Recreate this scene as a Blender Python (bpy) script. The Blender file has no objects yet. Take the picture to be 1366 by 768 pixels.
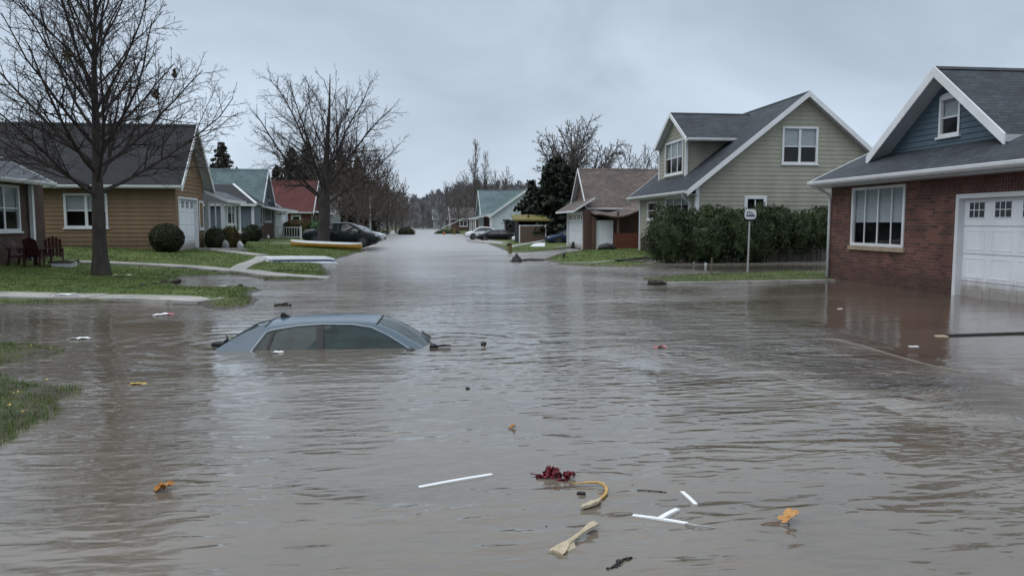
import bpy, math, random
import numpy as np
from mathutils import Vector, Matrix, noise
from mathutils.geometry import tessellate_polygon

R = random.Random(11)
NR = np.random.RandomState(5)
COL = bpy.context.scene.collection
UP = Vector((0, 0, 1))

# ------------------------------------------------------------------ survey
# The street runs along +Y, the flood surface is z = 0, the photographer stands at x = y = 0.
CAM_Z = 1.75
PITCH, YAW = math.atan(86 / 1000), math.atan(118 * math.cos(math.atan(.086)) / 1000)
FWD = Vector((math.sin(YAW) * math.cos(PITCH), math.cos(YAW) * math.cos(PITCH), -math.sin(PITCH)))
RGT = Vector((math.cos(YAW), -math.sin(YAW), 0))
UPV = RGT.cross(FWD)
EYE = Vector((0, 0, CAM_Z))

def ray(px, py):
    return FWD + RGT * ((px - 683) / 1000) + UPV * ((384 - py) / 1000)
def onX(px, py, X):
    d = ray(px, py); return EYE + d * (X / d.x)
def onY(px, py, Y):
    d = ray(px, py); return EYE + d * (Y / d.y)
def onZ(px, py, z=0.0):
    d = ray(px, py); return EYE + d * ((z - CAM_Z) / d.z)

# ------------------------------------------------------------------ tagging
def tag(o, label=None, cat=None, group=None, kind=None):
    if label: o['label'] = label
    if cat: o['category'] = cat
    if group: o['group'] = group
    if kind: o['kind'] = kind
    return o
def thing(name, label, cat, loc=(0, 0, 0), rz=0, group=None):
    o = bpy.data.objects.new(name, None); COL.objects.link(o)
    o.empty_display_size = .3
    o.location = loc; o.rotation_euler = (0, 0, rz)
    return tag(o, label, cat, group)
def copy_tree(o, parent=None):
    c = o.copy(); COL.objects.link(c)
    if parent is not None: c.parent = parent
    for ch in list(o.children): copy_tree(ch, c)
    return c
def origin_of(o):
    v = Vector((0, 0, 0))
    while o is not None:
        v += o.location; o = o.parent
    return v

# ------------------------------------------------------------------ mesh builder
class MB:
    def __init__(s): s.v = []; s.f = []; s.m = []
    def face(s, pts, m=0):
        b = len(s.v); s.v.extend(tuple(p) for p in pts); s.f.append(tuple(range(b, b + len(pts)))); s.m.append(m)
    def hexa(s, c, m=0):
        b = len(s.v); s.v.extend(tuple(p) for p in c)
        for q in ((0, 3, 2, 1), (4, 5, 6, 7), (0, 1, 5, 4), (1, 2, 6, 5), (2, 3, 7, 6), (3, 0, 4, 7)):
            s.f.append(tuple(b + i for i in q)); s.m.append(m)
    def box(s, x0, x1, y0, y1, z0, z1, m=0):
        x0, x1 = sorted((x0, x1)); y0, y1 = sorted((y0, y1)); z0, z1 = sorted((z0, z1))
        s.hexa([(x0, y0, z0), (x1, y0, z0), (x1, y1, z0), (x0, y1, z0), (x0, y0, z1), (x1, y0, z1), (x1, y1, z1), (x0, y1, z1)], m)
    def pbox(s, fn, u0, u1, v0, v1, d0, d1, m=0):
        s.hexa([fn(u0, v0, d0), fn(u1, v0, d0), fn(u1, v1, d0), fn(u0, v1, d0), fn(u0, v0, d1), fn(u1, v0, d1), fn(u1, v1, d1), fn(u0, v1, d1)], m)
    def bar(s, a, b, w, h, up=UP, m=0):
        a, b = Vector(a), Vector(b); d = (b - a).normalized()
        sd = d.cross(up)
        if sd.length < 1e-4: sd = d.cross(Vector((1, 0, 0)))
        sd.normalize(); u = sd.cross(d)
        q = [(-1, -1), (1, -1), (1, 1), (-1, 1)]
        s.hexa([a + sd * (w / 2 * i) + u * (h / 2 * j) for i, j in q] + [b + sd * (w / 2 * i) + u * (h / 2 * j) for i, j in q], m)
    def tube(s, pts, rad, n=6, cap=True, m=0, sx=1.0):
        pts = [Vector(p) for p in pts]; k = len(pts)
        if not isinstance(rad, (list, tuple)): rad = [rad] * k
        b = len(s.v); ref = None
        for i in range(k):
            d = (pts[min(i + 1, k - 1)] - pts[max(i - 1, 0)])
            if d.length < 1e-9: d = UP.copy()
            d.normalize()
            if ref is None or abs(ref.dot(d)) > .98: ref = Vector((1, 0, 0)) if abs(d.x) < .8 else Vector((0, 1, 0))
            e1 = (ref - d * ref.dot(d)).normalized(); ref = e1; e2 = d.cross(e1)
            for j in range(n):
                t = 2 * math.pi * j / n
                s.v.append(tuple(pts[i] + e1 * (math.cos(t) * rad[i] * sx) + e2 * (math.sin(t) * rad[i])))
        for i in range(k - 1):
            for j in range(n):
                j2 = (j + 1) % n
                s.f.append((b + i * n + j, b + i * n + j2, b + (i + 1) * n + j2, b + (i + 1) * n + j)); s.m.append(m)
        if cap and n > 2:
            s.f.append(tuple(b + j for j in reversed(range(n)))); s.m.append(m)
            s.f.append(tuple(b + (k - 1) * n + j for j in range(n))); s.m.append(m)
    def poly(s, outer, holes, fn, m=0):
        loops = [[Vector((p[0], p[1], 0)) for p in outer]] + [[Vector((p[0], p[1], 0)) for p in h] for h in holes]
        flat = [p for l in loops for p in l]; b = len(s.v)
        s.v.extend(tuple(fn(p.x, p.y)) for p in flat)
        for t in tessellate_polygon(loops):
            s.f.append(tuple(b + i for i in t)); s.m.append(m)
    def prism(s, pts, fn, d0, d1, m=0):
        n = len(pts); b = len(s.v)
        s.v.extend(tuple(fn(u, v, d0)) for u, v in pts); s.v.extend(tuple(fn(u, v, d1)) for u, v in pts)
        s.f.append(tuple(b + i for i in range(n))); s.f.append(tuple(b + n + i for i in reversed(range(n)))); s.m += [m, m]
        for i in range(n):
            j = (i + 1) % n; s.f.append((b + i, b + n + i, b + n + j, b + j)); s.m.append(m)
    def lathe(s, prof, c, n=16, m=0):
        b = len(s.v); c = Vector(c)
        for r, z in prof:
            for j in range(n):
                t = 2 * math.pi * j / n; s.v.append((c.x + r * math.cos(t), c.y + r * math.sin(t), c.z + z))
        for i in range(len(prof) - 1):
            for j in range(n):
                j2 = (j + 1) % n; s.f.append((b + i * n + j, b + i * n + j2, b + (i + 1) * n + j2, b + (i + 1) * n + j)); s.m.append(m)
        s.f.append(tuple(b + j for j in reversed(range(n)))); s.f.append(tuple(b + (len(prof) - 1) * n + j for j in range(n))); s.m += [m, m]
    def blob(s, c, rx, ry, rz, amp=.15, freq=2., nu=18, nv=10, m=0, seed=0):
        b = len(s.v); c = Vector(c)
        for i in range(nv + 1):
            th = math.pi * i / nv
            for j in range(nu):
                ph = 2 * math.pi * j / nu
                d = Vector((math.sin(th) * math.cos(ph), math.sin(th) * math.sin(ph), math.cos(th)))
                k = 1 + amp * noise.noise(d * freq + Vector((seed, seed * 2.3, 0)))*2
                s.v.append((c.x + d.x * rx * k, c.y + d.y * ry * k, c.z + d.z * rz * k))
        for i in range(nv):
            for j in range(nu):
                j2 = (j + 1) % nu; s.f.append((b + i * nu + j, b + (i + 1) * nu + j, b + (i + 1) * nu + j2, b + i * nu + j2)); s.m.append(m)
    def build(s, name, mats, parent=None, smooth=False, bevel=0):
        me = bpy.data.meshes.new(name)
        if parent is not None:
            o = origin_of(parent); v = [(p[0] - o.x, p[1] - o.y, p[2] - o.z) for p in s.v]
        else: v = s.v
        me.from_pydata(v, [], s.f)
        if not isinstance(mats, (list, tuple)): mats = [mats]
        for m in mats: me.materials.append(m)
        if len(mats) > 1: me.polygons.foreach_set('material_index', s.m)
        if smooth: me.polygons.foreach_set('use_smooth', [True] * len(me.polygons))
        me.update()
        ob = bpy.data.objects.new(name, me); COL.objects.link(ob)
        if parent is not None: ob.parent = parent
        if bevel:
            bm = ob.modifiers.new('bevel', 'BEVEL'); bm.width = bevel; bm.segments = 2; bm.limit_method = 'ANGLE'
        return ob

def np_mesh(name, verts, faces, mat, parent=None, smooth=False):
    me = bpy.data.meshes.new(name)
    verts = np.asarray(verts, np.float32); faces = np.asarray(faces, np.int32)
    k = faces.shape[1]
    me.vertices.add(len(verts)); me.vertices.foreach_set('co', verts.ravel())
    me.loops.add(faces.size); me.loops.foreach_set('vertex_index', faces.ravel())
    me.polygons.add(len(faces)); me.polygons.foreach_set('loop_start', np.arange(0, faces.size, k, dtype=np.int32))
    me.polygons.foreach_set('loop_total', np.full(len(faces), k, np.int32))
    if smooth: me.polygons.foreach_set('use_smooth', np.ones(len(faces), bool))
    me.materials.append(mat); me.update(calc_edges=True); me.validate()
    ob = bpy.data.objects.new(name, me); COL.objects.link(ob)
    if parent is not None: ob.parent = parent
    return ob

# planes for walls: fn(u, v, d) with d pointing out of the house
def planeX(c, sgn): return lambda u, v, d=0.0: Vector((c + sgn * d, u, v))
def planeY(c, sgn): return lambda u, v, d=0.0: Vector((u, c + sgn * d, v))

# ------------------------------------------------------------------ materials
class NT:
    def __init__(s, name):
        s.mat = bpy.data.materials.new(name); s.mat.use_nodes = True
        s.t = s.mat.node_tree; s.b = s.t.nodes['Principled BSDF']; s.out = s.t.nodes['Material Output']
    def n(s, typ, **kw):
        nd = s.t.nodes.new(typ)
        for k, v in kw.items():
            if k.startswith('i_'):
                key = k[2:]; nd.inputs[int(key) if key.isdigit() else key.replace('_', ' ')].default_value = v
            else: setattr(nd, k, v)
        return nd
    def l(s, a, b): s.t.links.new(a, b)
    def math(s, op, a, b=None, clamp=False):
        nd = s.n('ShaderNodeMath', operation=op, use_clamp=clamp)
        for i, x in enumerate((a, b)):
            if x is None: continue
            if isinstance(x, (int, float)): nd.inputs[i].default_value = x
            else: s.l(x, nd.inputs[i])
        return nd.outputs[0]
    def coord(s, which='Object'): return s.n('ShaderNodeTexCoord').outputs[which]
    def map(s, vec, scale=(1, 1, 1), rot=(0, 0, 0), loc=(0, 0, 0)):
        m = s.n('ShaderNodeMapping'); m.inputs['Scale'].default_value = scale; m.inputs['Rotation'].default_value = rot; m.inputs['Location'].default_value = loc
        s.l(vec, m.inputs['Vector']); return m.outputs[0]
    def noise(s, vec, scale, detail=3, rough=.55, dist=0):
        nd = s.n('ShaderNodeTexNoise'); nd.inputs['Scale'].default_value = scale; nd.inputs['Detail'].default_value = detail
        nd.inputs['Roughness'].default_value = rough; nd.inputs['Distortion'].default_value = dist
        s.l(vec, nd.inputs['Vector']); return nd.outputs[0]
    def ramp(s, fac, stops):
        nd = s.n('ShaderNodeValToRGB'); cr = nd.color_ramp
        while len(cr.elements) > len(stops): cr.elements.remove(cr.elements[-1])
        while len(cr.elements) < len(stops): cr.elements.new(.5)
        for e, (p, c) in zip(cr.elements, stops):
            e.position = p; e.color = (*c, 1) if len(c) == 3 else c
        s.l(fac, nd.inputs[0]); return nd.outputs[0]
    def mix(s, fac, a, b, mode='MIX'):
        nd = s.n('ShaderNodeMix', data_type='RGBA', blend_type=mode)
        for sock, x in ((nd.inputs[0], fac), (nd.inputs[6], a), (nd.inputs[7], b)):
            if isinstance(x, (int, float)): sock.default_value = x
            elif isinstance(x, tuple): sock.default_value = (*x, 1)
            else: s.l(x, sock)
        return nd.outputs[2]
    def bump(s, h, dist=.01, strength=1.0):
        nd = s.n('ShaderNodeBump'); nd.inputs['Distance'].default_value = dist; nd.inputs['Strength'].default_value = strength
        s.l(h, nd.inputs['Height']); s.l(nd.outputs[0], s.b.inputs['Normal']); return nd
    def set(s, color=None, rough=None, spec=None, metal=None):
        if color is not None:
            if isinstance(color, tuple): s.b.inputs['Base Color'].default_value = (*color, 1)
            else: s.l(color, s.b.inputs['Base Color'])
        for k, v in (('Roughness', rough), ('Specular IOR Level', spec), ('Metallic', metal)):
            if v is None: continue
            if isinstance(v, (int, float)): s.b.inputs[k].default_value = v
            else: s.l(v, s.b.inputs[k])
        return s.mat

def sc(c, k): return tuple(x * k for x in c)
def m_plain(name, c, rough=.6, var=.25, scale=3., spec=.4, metal=0, bump=0., fine=40.):
    t = NT(name); o = t.coord()
    n1 = t.noise(o, scale, 4); n2 = t.noise(o, fine, 2)
    f = t.math('ADD', t.math('MULTIPLY', n1, .7), t.math('MULTIPLY', n2, .3))
    col = t.ramp(f, [(.3, sc(c, 1 - var)), (.7, sc(c, 1 + var))])
    t.set(col, rough, spec, metal)
    if bump: t.bump(n2, bump)
    return t.mat
def m_siding(name, c, dirt=.35):
    t = NT(name); o = t.coord()
    streak = t.noise(t.map(o, (1.6, 1.6, .35)), 1.0, 5)
    grain = t.noise(t.map(o, (1.2, 1.2, 40)), 1.0, 3)
    f = t.math('ADD', t.math('MULTIPLY', streak, .6), t.math('MULTIPLY', grain, .4))
    col = t.ramp(f, [(.3, sc(c, .76)), (.65, sc(c, 1.10))])
    z = t.n('ShaderNodeSeparateXYZ'); t.l(o, z.inputs[0])
    splash = t.math('SUBTRACT', 1.0, t.math('MULTIPLY', z.outputs[2], 1.1), clamp=True)
    splash = t.math('MULTIPLY', splash, t.noise(o, 5, 4))
    col = t.mix(t.math('MULTIPLY', splash, dirt * 2, clamp=True), col, (.07, .055, .042))
    t.set(col, .62, .35); return t.mat
def m_brick(name, c1, c2, mortar, sw=.215, sh=.075, vertical=False, wet=0.5):
    t = NT(name); o = t.coord(); s = t.n('ShaderNodeSeparateXYZ'); t.l(o, s.inputs[0])
    u = t.math('ADD', s.outputs[0], s.outputs[1]); cv = t.n('ShaderNodeCombineXYZ')
    if vertical: t.l(s.outputs[2], cv.inputs[0]); t.l(u, cv.inputs[1])
    else: t.l(u, cv.inputs[0]); t.l(s.outputs[2], cv.inputs[1])
    b = t.n('ShaderNodeTexBrick'); t.l(cv.outputs[0], b.inputs['Vector'])
    b.inputs['Color1'].default_value = (*c1, 1); b.inputs['Color2'].default_value = (*c2, 1); b.inputs['Mortar'].default_value = (*mortar, 1)
    b.inputs['Scale'].default_value = 1; b.inputs['Mortar Size'].default_value = .008; b.inputs['Mortar Smooth'].default_value = .3
    b.inputs['Bias'].default_value = -.1; b.inputs['Brick Width'].default_value = sw; b.inputs['Row Height'].default_value = sh
    n1 = t.noise(o, 1.6, 4); n2 = t.noise(o, 30, 3)
    col = t.mix(.55, b.outputs[0], t.ramp(n1, [(.3, (.35, .36, .38)), (.7, (1.35, 1.3, 1.3))]), 'MULTIPLY')
    col = t.mix(.5, col, t.ramp(n2, [(.3, (.5, .5, .5)), (.7, (1.3, 1.3, 1.3))]), 'MULTIPLY')
    damp = t.math('SUBTRACT', 1.0, t.math('MULTIPLY', t.math('ADD', s.outputs[2], t.math('MULTIPLY', n1, -.5)), 2.2), clamp=True)
    col = t.mix(t.math('MULTIPLY', damp, wet), col, (.035, .024, .02))
    h = t.math('ADD', t.math('MULTIPLY', b.outputs[1], -1.0), t.math('MULTIPLY', n2, .5))
    t.set(col, .75, .35); t.bump(h, .008); return t.mat
def m_shingle(name, c, along='X', var=.45):
    t = NT(name); o = t.coord(); s = t.n('ShaderNodeSeparateXYZ'); t.l(o, s.inputs[0])
    cv = t.n('ShaderNodeCombineXYZ'); t.l(s.outputs[0 if along == 'X' else 1], cv.inputs[0])
    t.l(t.math('MULTIPLY', s.outputs[2], 1.7), cv.inputs[1])
    b = t.n('ShaderNodeTexBrick'); t.l(cv.outputs[0], b.inputs['Vector'])
    b.inputs['Color1'].default_value = (*sc(c, 1 - var * .6), 1); b.inputs['Color2'].default_value = (*sc(c, 1 + var * .6), 1); b.inputs['Mortar'].default_value = (*sc(c, .35), 1)
    b.inputs['Scale'].default_value = 1; b.inputs['Mortar Size'].default_value = .008; b.inputs['Mortar Smooth'].default_value = .2
    b.inputs['Brick Width'].default_value = .3; b.inputs['Row Height'].default_value = .15
    n1 = t.noise(o, .7, 4); n2 = t.noise(o, 60, 2)
    col = t.mix(.8, b.outputs[0], t.ramp(n1, [(.3, (.65, .65, .68)), (.7, (1.25, 1.25, 1.22))]), 'MULTIPLY')
    col = t.mix(.6, col, t.ramp(n2, [(.35, (.5, .5, .5)), (.65, (1.5, 1.5, 1.5))]), 'MULTIPLY')
    st = t.noise(t.map(o, (3, 3, .25)), 1, 3)
    col = t.mix(t.ramp(st, [(.5, (0, 0, 0)), (.75, (.35, .35, .35))]), col, sc(c, .5))
    t.set(col, .72, .3)
    t.bump(t.math('ADD', t.math('MULTIPLY', b.outputs[1], -1.0), t.math('MULTIPLY', n2, .6)), .012); return t.mat
def m_glass(name, tint=(.78, .82, .83), film=None):
    m = bpy.data.materials.new(name); m.use_nodes = True; t = m.node_tree; t.nodes.clear()
    out = t.nodes.new('ShaderNodeOutputMaterial'); mx = t.nodes.new('ShaderNodeMixShader')
    tr = t.nodes.new('ShaderNodeBsdfTransparent'); gl = t.nodes.new('ShaderNodeBsdfGlossy'); fr = t.nodes.new('ShaderNodeLayerWeight')
    nz = t.nodes.new('ShaderNodeTexNoise'); bp = t.nodes.new('ShaderNodeBump')
    nz.inputs['Scale'].default_value = 1.5; bp.inputs['Distance'].default_value = .01; bp.inputs['Strength'].default_value = .08
    tr.inputs[0].default_value = (*tint, 1); gl.inputs['Roughness'].default_value = .03; fr.inputs['Blend'].default_value = .5
    pw = t.nodes.new('ShaderNodeMath'); pw.operation = 'POWER'; pw.inputs[1].default_value = 5; ma = t.nodes.new('ShaderNodeMath'); ma.operation = 'MULTIPLY_ADD'; ma.inputs[1].default_value = .965; ma.inputs[2].default_value = .035
    t.links.new(fr.outputs['Facing'], pw.inputs[0]); t.links.new(pw.outputs[0], ma.inputs[0])
    t.links.new(nz.outputs[0], bp.inputs['Height']); t.links.new(bp.outputs[0], gl.inputs['Normal'])
    t.links.new(ma.outputs[0], mx.inputs[0]); t.links.new(tr.outputs[0], mx.inputs[1]); t.links.new(gl.outputs[0], mx.inputs[2]); t.links.new(mx.outputs[0], out.inputs[0])
    if film:   # a wet, silty film on the glass
        df = t.nodes.new('ShaderNodeBsdfDiffuse'); df.inputs[0].default_value = (*film, 1); m2 = t.nodes.new('ShaderNodeMixShader')
        n2 = t.nodes.new('ShaderNodeTexNoise'); n2.inputs['Scale'].default_value = 3.5; n2.inputs['Detail'].default_value = 4
        rp = t.nodes.new('ShaderNodeMapRange'); rp.inputs[1].default_value = .3; rp.inputs[2].default_value = .7; rp.inputs[3].default_value = .10; rp.inputs[4].default_value = .42
        t.links.new(n2.outputs[0], rp.inputs[0]); t.links.new(rp.outputs[0], m2.inputs[0]); t.links.new(tr.outputs[0], m2.inputs[1]); t.links.new(df.outputs[0], m2.inputs[2]); t.links.new(m2.outputs[0], mx.inputs[1])
    return m
def m_leaf(name, c1, c2, rough=.6, scale=2.5):
    t = NT(name); o = t.coord()
    f = t.math('ADD', t.math('MULTIPLY', t.noise(o, scale, 3), .6), t.math('MULTIPLY', t.noise(o, scale * 14, 2), .4))
    t.set(t.ramp(f, [(.35, c1), (.65, c2)]), rough, .25); return t.mat
def m_bark(name, c, scale=8):
    t = NT(name); o = t.coord(); n1 = t.noise(t.map(o, (1, 1, .25)), scale, 5, .6)
    n2 = t.noise(o, 1.1, 3)
    col = t.mix(.5, t.ramp(n1, [(.3, sc(c, .45)), (.7, sc(c, 1.5))]), t.ramp(n2, [(.3, sc(c, .6)), (.7, sc(c, 1.3))]))
    t.set(col, .85, .2); t.bump(n1, .03); return t.mat
def m_paint(name, c, rough=.25, coat=.25, spec=.5):
    t = NT(name); o = t.coord(); n = t.noise(o, 4, 4); n2 = t.noise(o, 90, 2)
    col = t.mix(t.ramp(n, [(.45, (0, 0, 0)), (.8, (.35, .35, .35))]), c, sc(c, .55))
    col = t.mix(t.ramp(n2, [(.62, (0, 0, 0)), (.75, (.05, .05, .05))]), col, (.3, .29, .27))
    t.set(col, t.math('ADD', t.math('MULTIPLY', n, .3), rough - .1), spec, .0)
    t.b.inputs['Coat Weight'].default_value = coat; t.b.inputs['Coat Roughness'].default_value = .12
    return t.mat
def m_concrete(name, c):
    t = NT(name); o = t.coord(); n1 = t.noise(o, .9, 4); n2 = t.noise(o, 18, 4); n3 = t.noise(o, 3, 3)
    col = t.mix(.6, t.ramp(n2, [(.3, sc(c, .7)), (.7, sc(c, 1.2))]), t.ramp(n1, [(.35, sc(c, .55)), (.65, sc(c, 1.15))]))
    col = t.mix(t.ramp(n3, [(.55, (0, 0, 0)), (.72, (.6, .6, .6))]), col, (.06, .055, .04))
    t.set(col, t.ramp(n1, [(.35, (.35, .35, .35)), (.6, (.8, .8, .8))]), .4); t.bump(n2, .006); return t.mat

M = {}
M['trim'] = m_plain('white_trim_paint', (.62, .64, .66), .5, .12, 1.5)
M['trimgray'] = m_plain('soffit_paint', (.42, .44, .46), .6, .1, 1.5)
def m_door(name, c):
    t = NT(name); o = t.coord(); n1 = t.noise(o, 1.3, 4); n2 = t.noise(t.map(o, (9, 9, .8)), 1, 4); z = t.n('ShaderNodeSeparateXYZ'); t.l(o, z.inputs[0])
    col = t.ramp(t.math('ADD', t.math('MULTIPLY', n1, .6), t.math('MULTIPLY', n2, .4)), [(.3, sc(c, .86)), (.65, sc(c, 1.05))])
    d = t.math('SUBTRACT', 1.0, t.math('MULTIPLY', t.math('ADD', z.outputs[2], t.math('MULTIPLY', n2, -.35)), 3.2), clamp=True)
    t.set(t.mix(t.math('MULTIPLY', d, .75), col, (.17, .135, .10)), .45, .4); return t.mat
M['doorwhite'] = m_door('garage_door_paint', (.74, .77, .81))
M['glass'] = m_glass('window_glass')
M['blind'] = m_plain('blind_slats', (.55, .57, .58), .6, .1, 2)
M['dark'] = m_plain('dark_interior', (.012, .012, .013), .8, .3, 3)
M['concrete'] = m_concrete('concrete_slab', (.34, .33, .31))
M['stone'] = m_plain('cast_stone_sill', (.3, .24, .17), .8, .25, 6)
M['brick'] = m_brick('red_brick', (.172, .074, .054), (.064, .032, .028), (.165, .135, .118), .26, .09)
M['bricksoldier'] = m_brick('red_brick_soldier', (.13, .052, .042), (.08, .038, .033), (.16, .13, .115), .25, .09, vertical=True)
M['brickbrown'] = m_brick('brown_brick', (.10, .055, .042), (.07, .042, .034), (.12, .10, .09))
M['sage'] = m_siding('sage_siding', (.30, .296, .243))
M['blue'] = m_siding('slate_blue_siding', (.070, .110, .140), .1)
M['tan'] = m_siding('tan_siding', (.205, .134, .078), .6)
M['graysid'] = m_siding('gray_siding', (.11, .14, .17))
M['whitesid'] = m_siding('white_siding', (.50, .56, .60), .1)
M['brownsid'] = m_siding('brown_siding', (.105, .062, .047))
M['redsid'] = m_siding('rust_siding', (.12, .045, .035))
M['palesid'] = m_siding('pale_siding', (.36, .37, .36), .2)
M['roofdkX'] = m_shingle('charcoal_shingle_x', (.037, .045, .055), 'X')
M['roofdkY'] = m_shingle('charcoal_shingle_y', (.037, .045, .055), 'Y')
M['roofblkX'] = m_shingle('dark_shingle', (.018, .021, .026), 'X')
M['roofgrY'] = m_shingle('gray_shingle', (.085, .095, .11), 'Y')
M['rooftealX'] = m_shingle('teal_shingle', (.105, .16, .17), 'X', .25)
M['rooftealY'] = m_shingle('teal_shingle_y', (.085, .145, .145), 'Y', .25)
M['roofredX'] = m_shingle('red_shingle', (.088, .020, .019), 'X', .3)
M['roofbrX'] = m_shingle('brown_shingle', (.125, .10, .09), 'X', .4)
M['roofbrY'] = m_shingle('brown_shingle_y', (.12, .10, .09), 'Y', .4)
M['bark'] = m_bark('bark', (.048, .042, .038))
M['twig'] = m_bark('twig_bark', (.048, .039, .037), 4)
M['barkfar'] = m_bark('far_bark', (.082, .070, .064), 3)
M['twigfar'] = m_bark('far_twigs', (.115, .100, .094), 2)  # far bark and twigs lightened, distance haze put into the colour
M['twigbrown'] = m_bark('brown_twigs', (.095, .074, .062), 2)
M['hedge'] = m_leaf('hedge_leaves', (.010, .019, .008), (.056, .080, .031), .6, 1.6)
M['bush'] = m_leaf('bush_leaves', (.010, .016, .007), (.034, .046, .018))
M['bushgold'] = m_leaf('gold_bush_leaves', (.025, .022, .008), (.10, .075, .02))
M['bushgreen'] = m_leaf('green_bush_leaves', (.02, .05, .018), (.05, .12, .04))
M['conifer'] = m_leaf('conifer_needles', (.006, .009, .006), (.022, .032, .018))
M['coniferbr'] = m_leaf('distant_conifer', (.045, .046, .043), (.085, .080, .072))  # needles paled in colour to imitate haze over the distance
M['redwood'] = m_plain('dark_red_wood', (.042, .011, .012), .5, .35, 8)
M['fence'] = m_plain('red_cedar_boards', (.115, .036, .022), .75, .35, 4)
M['brownpanel'] = m_plain('brown_panel', (.10, .066, .048), .7, .15, 2)
M['olive'] = m_plain('olive_roofing', (.14, .12, .03), .7, .3, 3)
M['black'] = m_plain('black_plastic', (.013, .013, .015), .45, .3, 10)
M['rubber'] = m_plain('tyre_rubber', (.015, .015, .016), .8, .2, 10)
M['rim'] = m_plain('wheel_rim', (.10, .105, .11), .35, .2, 10, metal=.7)
M['chrome'] = m_plain('chrome_trim', (.36, .40, .44), .3, .1, 10, metal=.9)
M['metal'] = m_plain('galvanised_post', (.36, .37, .38), .5, .15, 10, metal=.3)
M['wood'] = m_plain('weathered_wood', (.12, .09, .065), .8, .35, 8)
M['mud'] = m_plain('wet_mud', (.020, .016, .012), .75, .4, 6, bump=.02, fine=14)
# ------------------------------------------------------------------ terrain
def shore(pts): return [tuple(onZ(*p).xy) for p in pts]
LEFT = shore([(-260, 414), (0, 409), (60, 408), (145, 405), (200, 405), (252, 409), (275, 414), (300, 415), (330, 410), (348, 406), (352, 399), (347, 391),
              (360, 386), (330, 383), (285, 385), (248, 383), (236, 376), (250, 370), (300, 368), (338, 370), (352, 376), (400, 376), (440, 374), (446, 364), (436, 357), (432, 352),
              (450, 346), (472, 340), (490, 335), (483, 330), (500, 326.5), (504, 320), (499, 316.5), (514, 311), (530, 306.2), (548, 303.0), (558, 300.6)]) + [(-6, 900), (-300, 900), (-300, 12)]
ISLE_A = shore([(-200, 462), (0, 461), (60, 463), (98, 467), (80, 474), (45, 480), (0, 486), (-200, 492)])
ISLE_B = shore([(-260, 508), (0, 507), (50, 510), (78, 512), (96, 517), (84, 528), (66, 534), (58, 548), (38, 566), (14, 582), (-60, 640), (-260, 700)])
STRIP = shore([(850, 372), (870, 381), (893, 379), (1112, 375), (1112, 361), (1000, 364.5), (900, 368)])
RIGHTA = shore([(722, 347), (742, 353.5), (790, 356), (850, 356.5), (872, 354)]) + [(10.2, 34.5), (12.3, 36), (30, 36), (30, 58), (11.4, 50.5), (9.5, 48)]
RIGHTA[-1:] = shore([(752, 337), (735, 341)])
RIGHTB = shore([(676, 336.6), (700, 337.4), (752, 333)]) + [(11, 53), (30, 56), (300, 56), (300, 900), (6, 900)] + shore([(568, 300.6), (580, 303.2), (599, 308), (618, 313), (641, 318), (656, 322.5), (650, 326), (664, 331)])
def seg_dist(P, poly):
    n = len(poly); A = np.array(poly); B = np.roll(A, -1, 0); best = np.full(len(P), 1e9); ins = np.zeros(len(P), bool)
    for i in range(n):
        a, b = A[i], B[i]; ab = b - a; L = max(ab @ ab, 1e-9)
        t = np.clip(((P - a) @ ab) / L, 0, 1); q = a + t[:, None] * ab
        best = np.minimum(best, np.hypot(*(P - q).T))
        c = (a[1] > P[:, 1]) != (b[1] > P[:, 1])
        if abs(b[1] - a[1]) > 1e-12:
            ins ^= c & (P[:, 0] < (b[0] - a[0]) * (P[:, 1] - a[1]) / (b[1] - a[1]) + a[0])
    return np.where(ins, best, -best)
PATCH = [(LEFT, [-3, -.6, 0, .35, 1.5, 4.5, 9, 14], [-.8, -.5, -.02, .055, .12, .32, .60, .80]),
         (ISLE_A, [-1.1, -.12, .05, .4], [-.5, -.01, .02, .035]), (ISLE_B, [-1.1, -.14, .02, .45, 2], [-.5, -.01, .025, .05, .09]),
         (STRIP, [-1, 0, .2, .8], [-.5, -.02, .035, .06]),
         (RIGHTA, [-2, 0, .4, 2, 8, 14], [-.6, -.02, .06, .13, .24, .3]), (RIGHTB, [-2, 0, .4, 2, 8, 20], [-.6, -.02, .06, .12, .25, .4])]
def vnoise(P, f, s=0.0):
    return np.array([noise.noise((x * f + s, y * f, s * 1.7)) for x, y in P])
def heights(P):
    P = np.asarray(P, float); w = (vnoise(P, .9) * .22 + vnoise(P, 3.1, 4) * .09) * np.clip(14 / np.maximum(P[:, 1], 6), .3, 1.2)
    z = np.full(len(P), -.8)
    for poly, xs, ys in PATCH: z = np.maximum(z, np.interp(seg_dist(P, poly) + w, xs, ys))
    z += vnoise(P, 1.7, 9) * .012 + vnoise(P, .35, 3) * .03
    far = np.clip((P[:, 1] - 250) / 260, 0, 1); far = far * far * (3 - 2 * far)
    side = np.clip((np.abs(P[:, 0] + 4) - 2) / 30, 0, 1)
    z += far * 17 * (.6 + .4 * side) + np.clip((P[:, 1] - 120) / 200, 0, 1) * side * 3
    return z
def h1(x, y): return float(heights([(x, y)])[0])
def onT(px, py):
    d = ray(px, py); far = onZ(px, py, -.02); T = np.linspace(.35, 1.0, 240); P = np.array([(far.x * t, far.y * t) for t in T])
    z = np.maximum(heights(P), -.02); r = CAM_Z + (far.z - CAM_Z) * T; k = int(np.argmax(r <= z)) if (r <= z).any() else len(T) - 1
    return Vector((P[k, 0], P[k, 1], max(z[k], -.02)))
def atY(px, Y):
    p = onY(px, 300, Y); return Vector((p.x, Y, h1(p.x, Y)))

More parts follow.
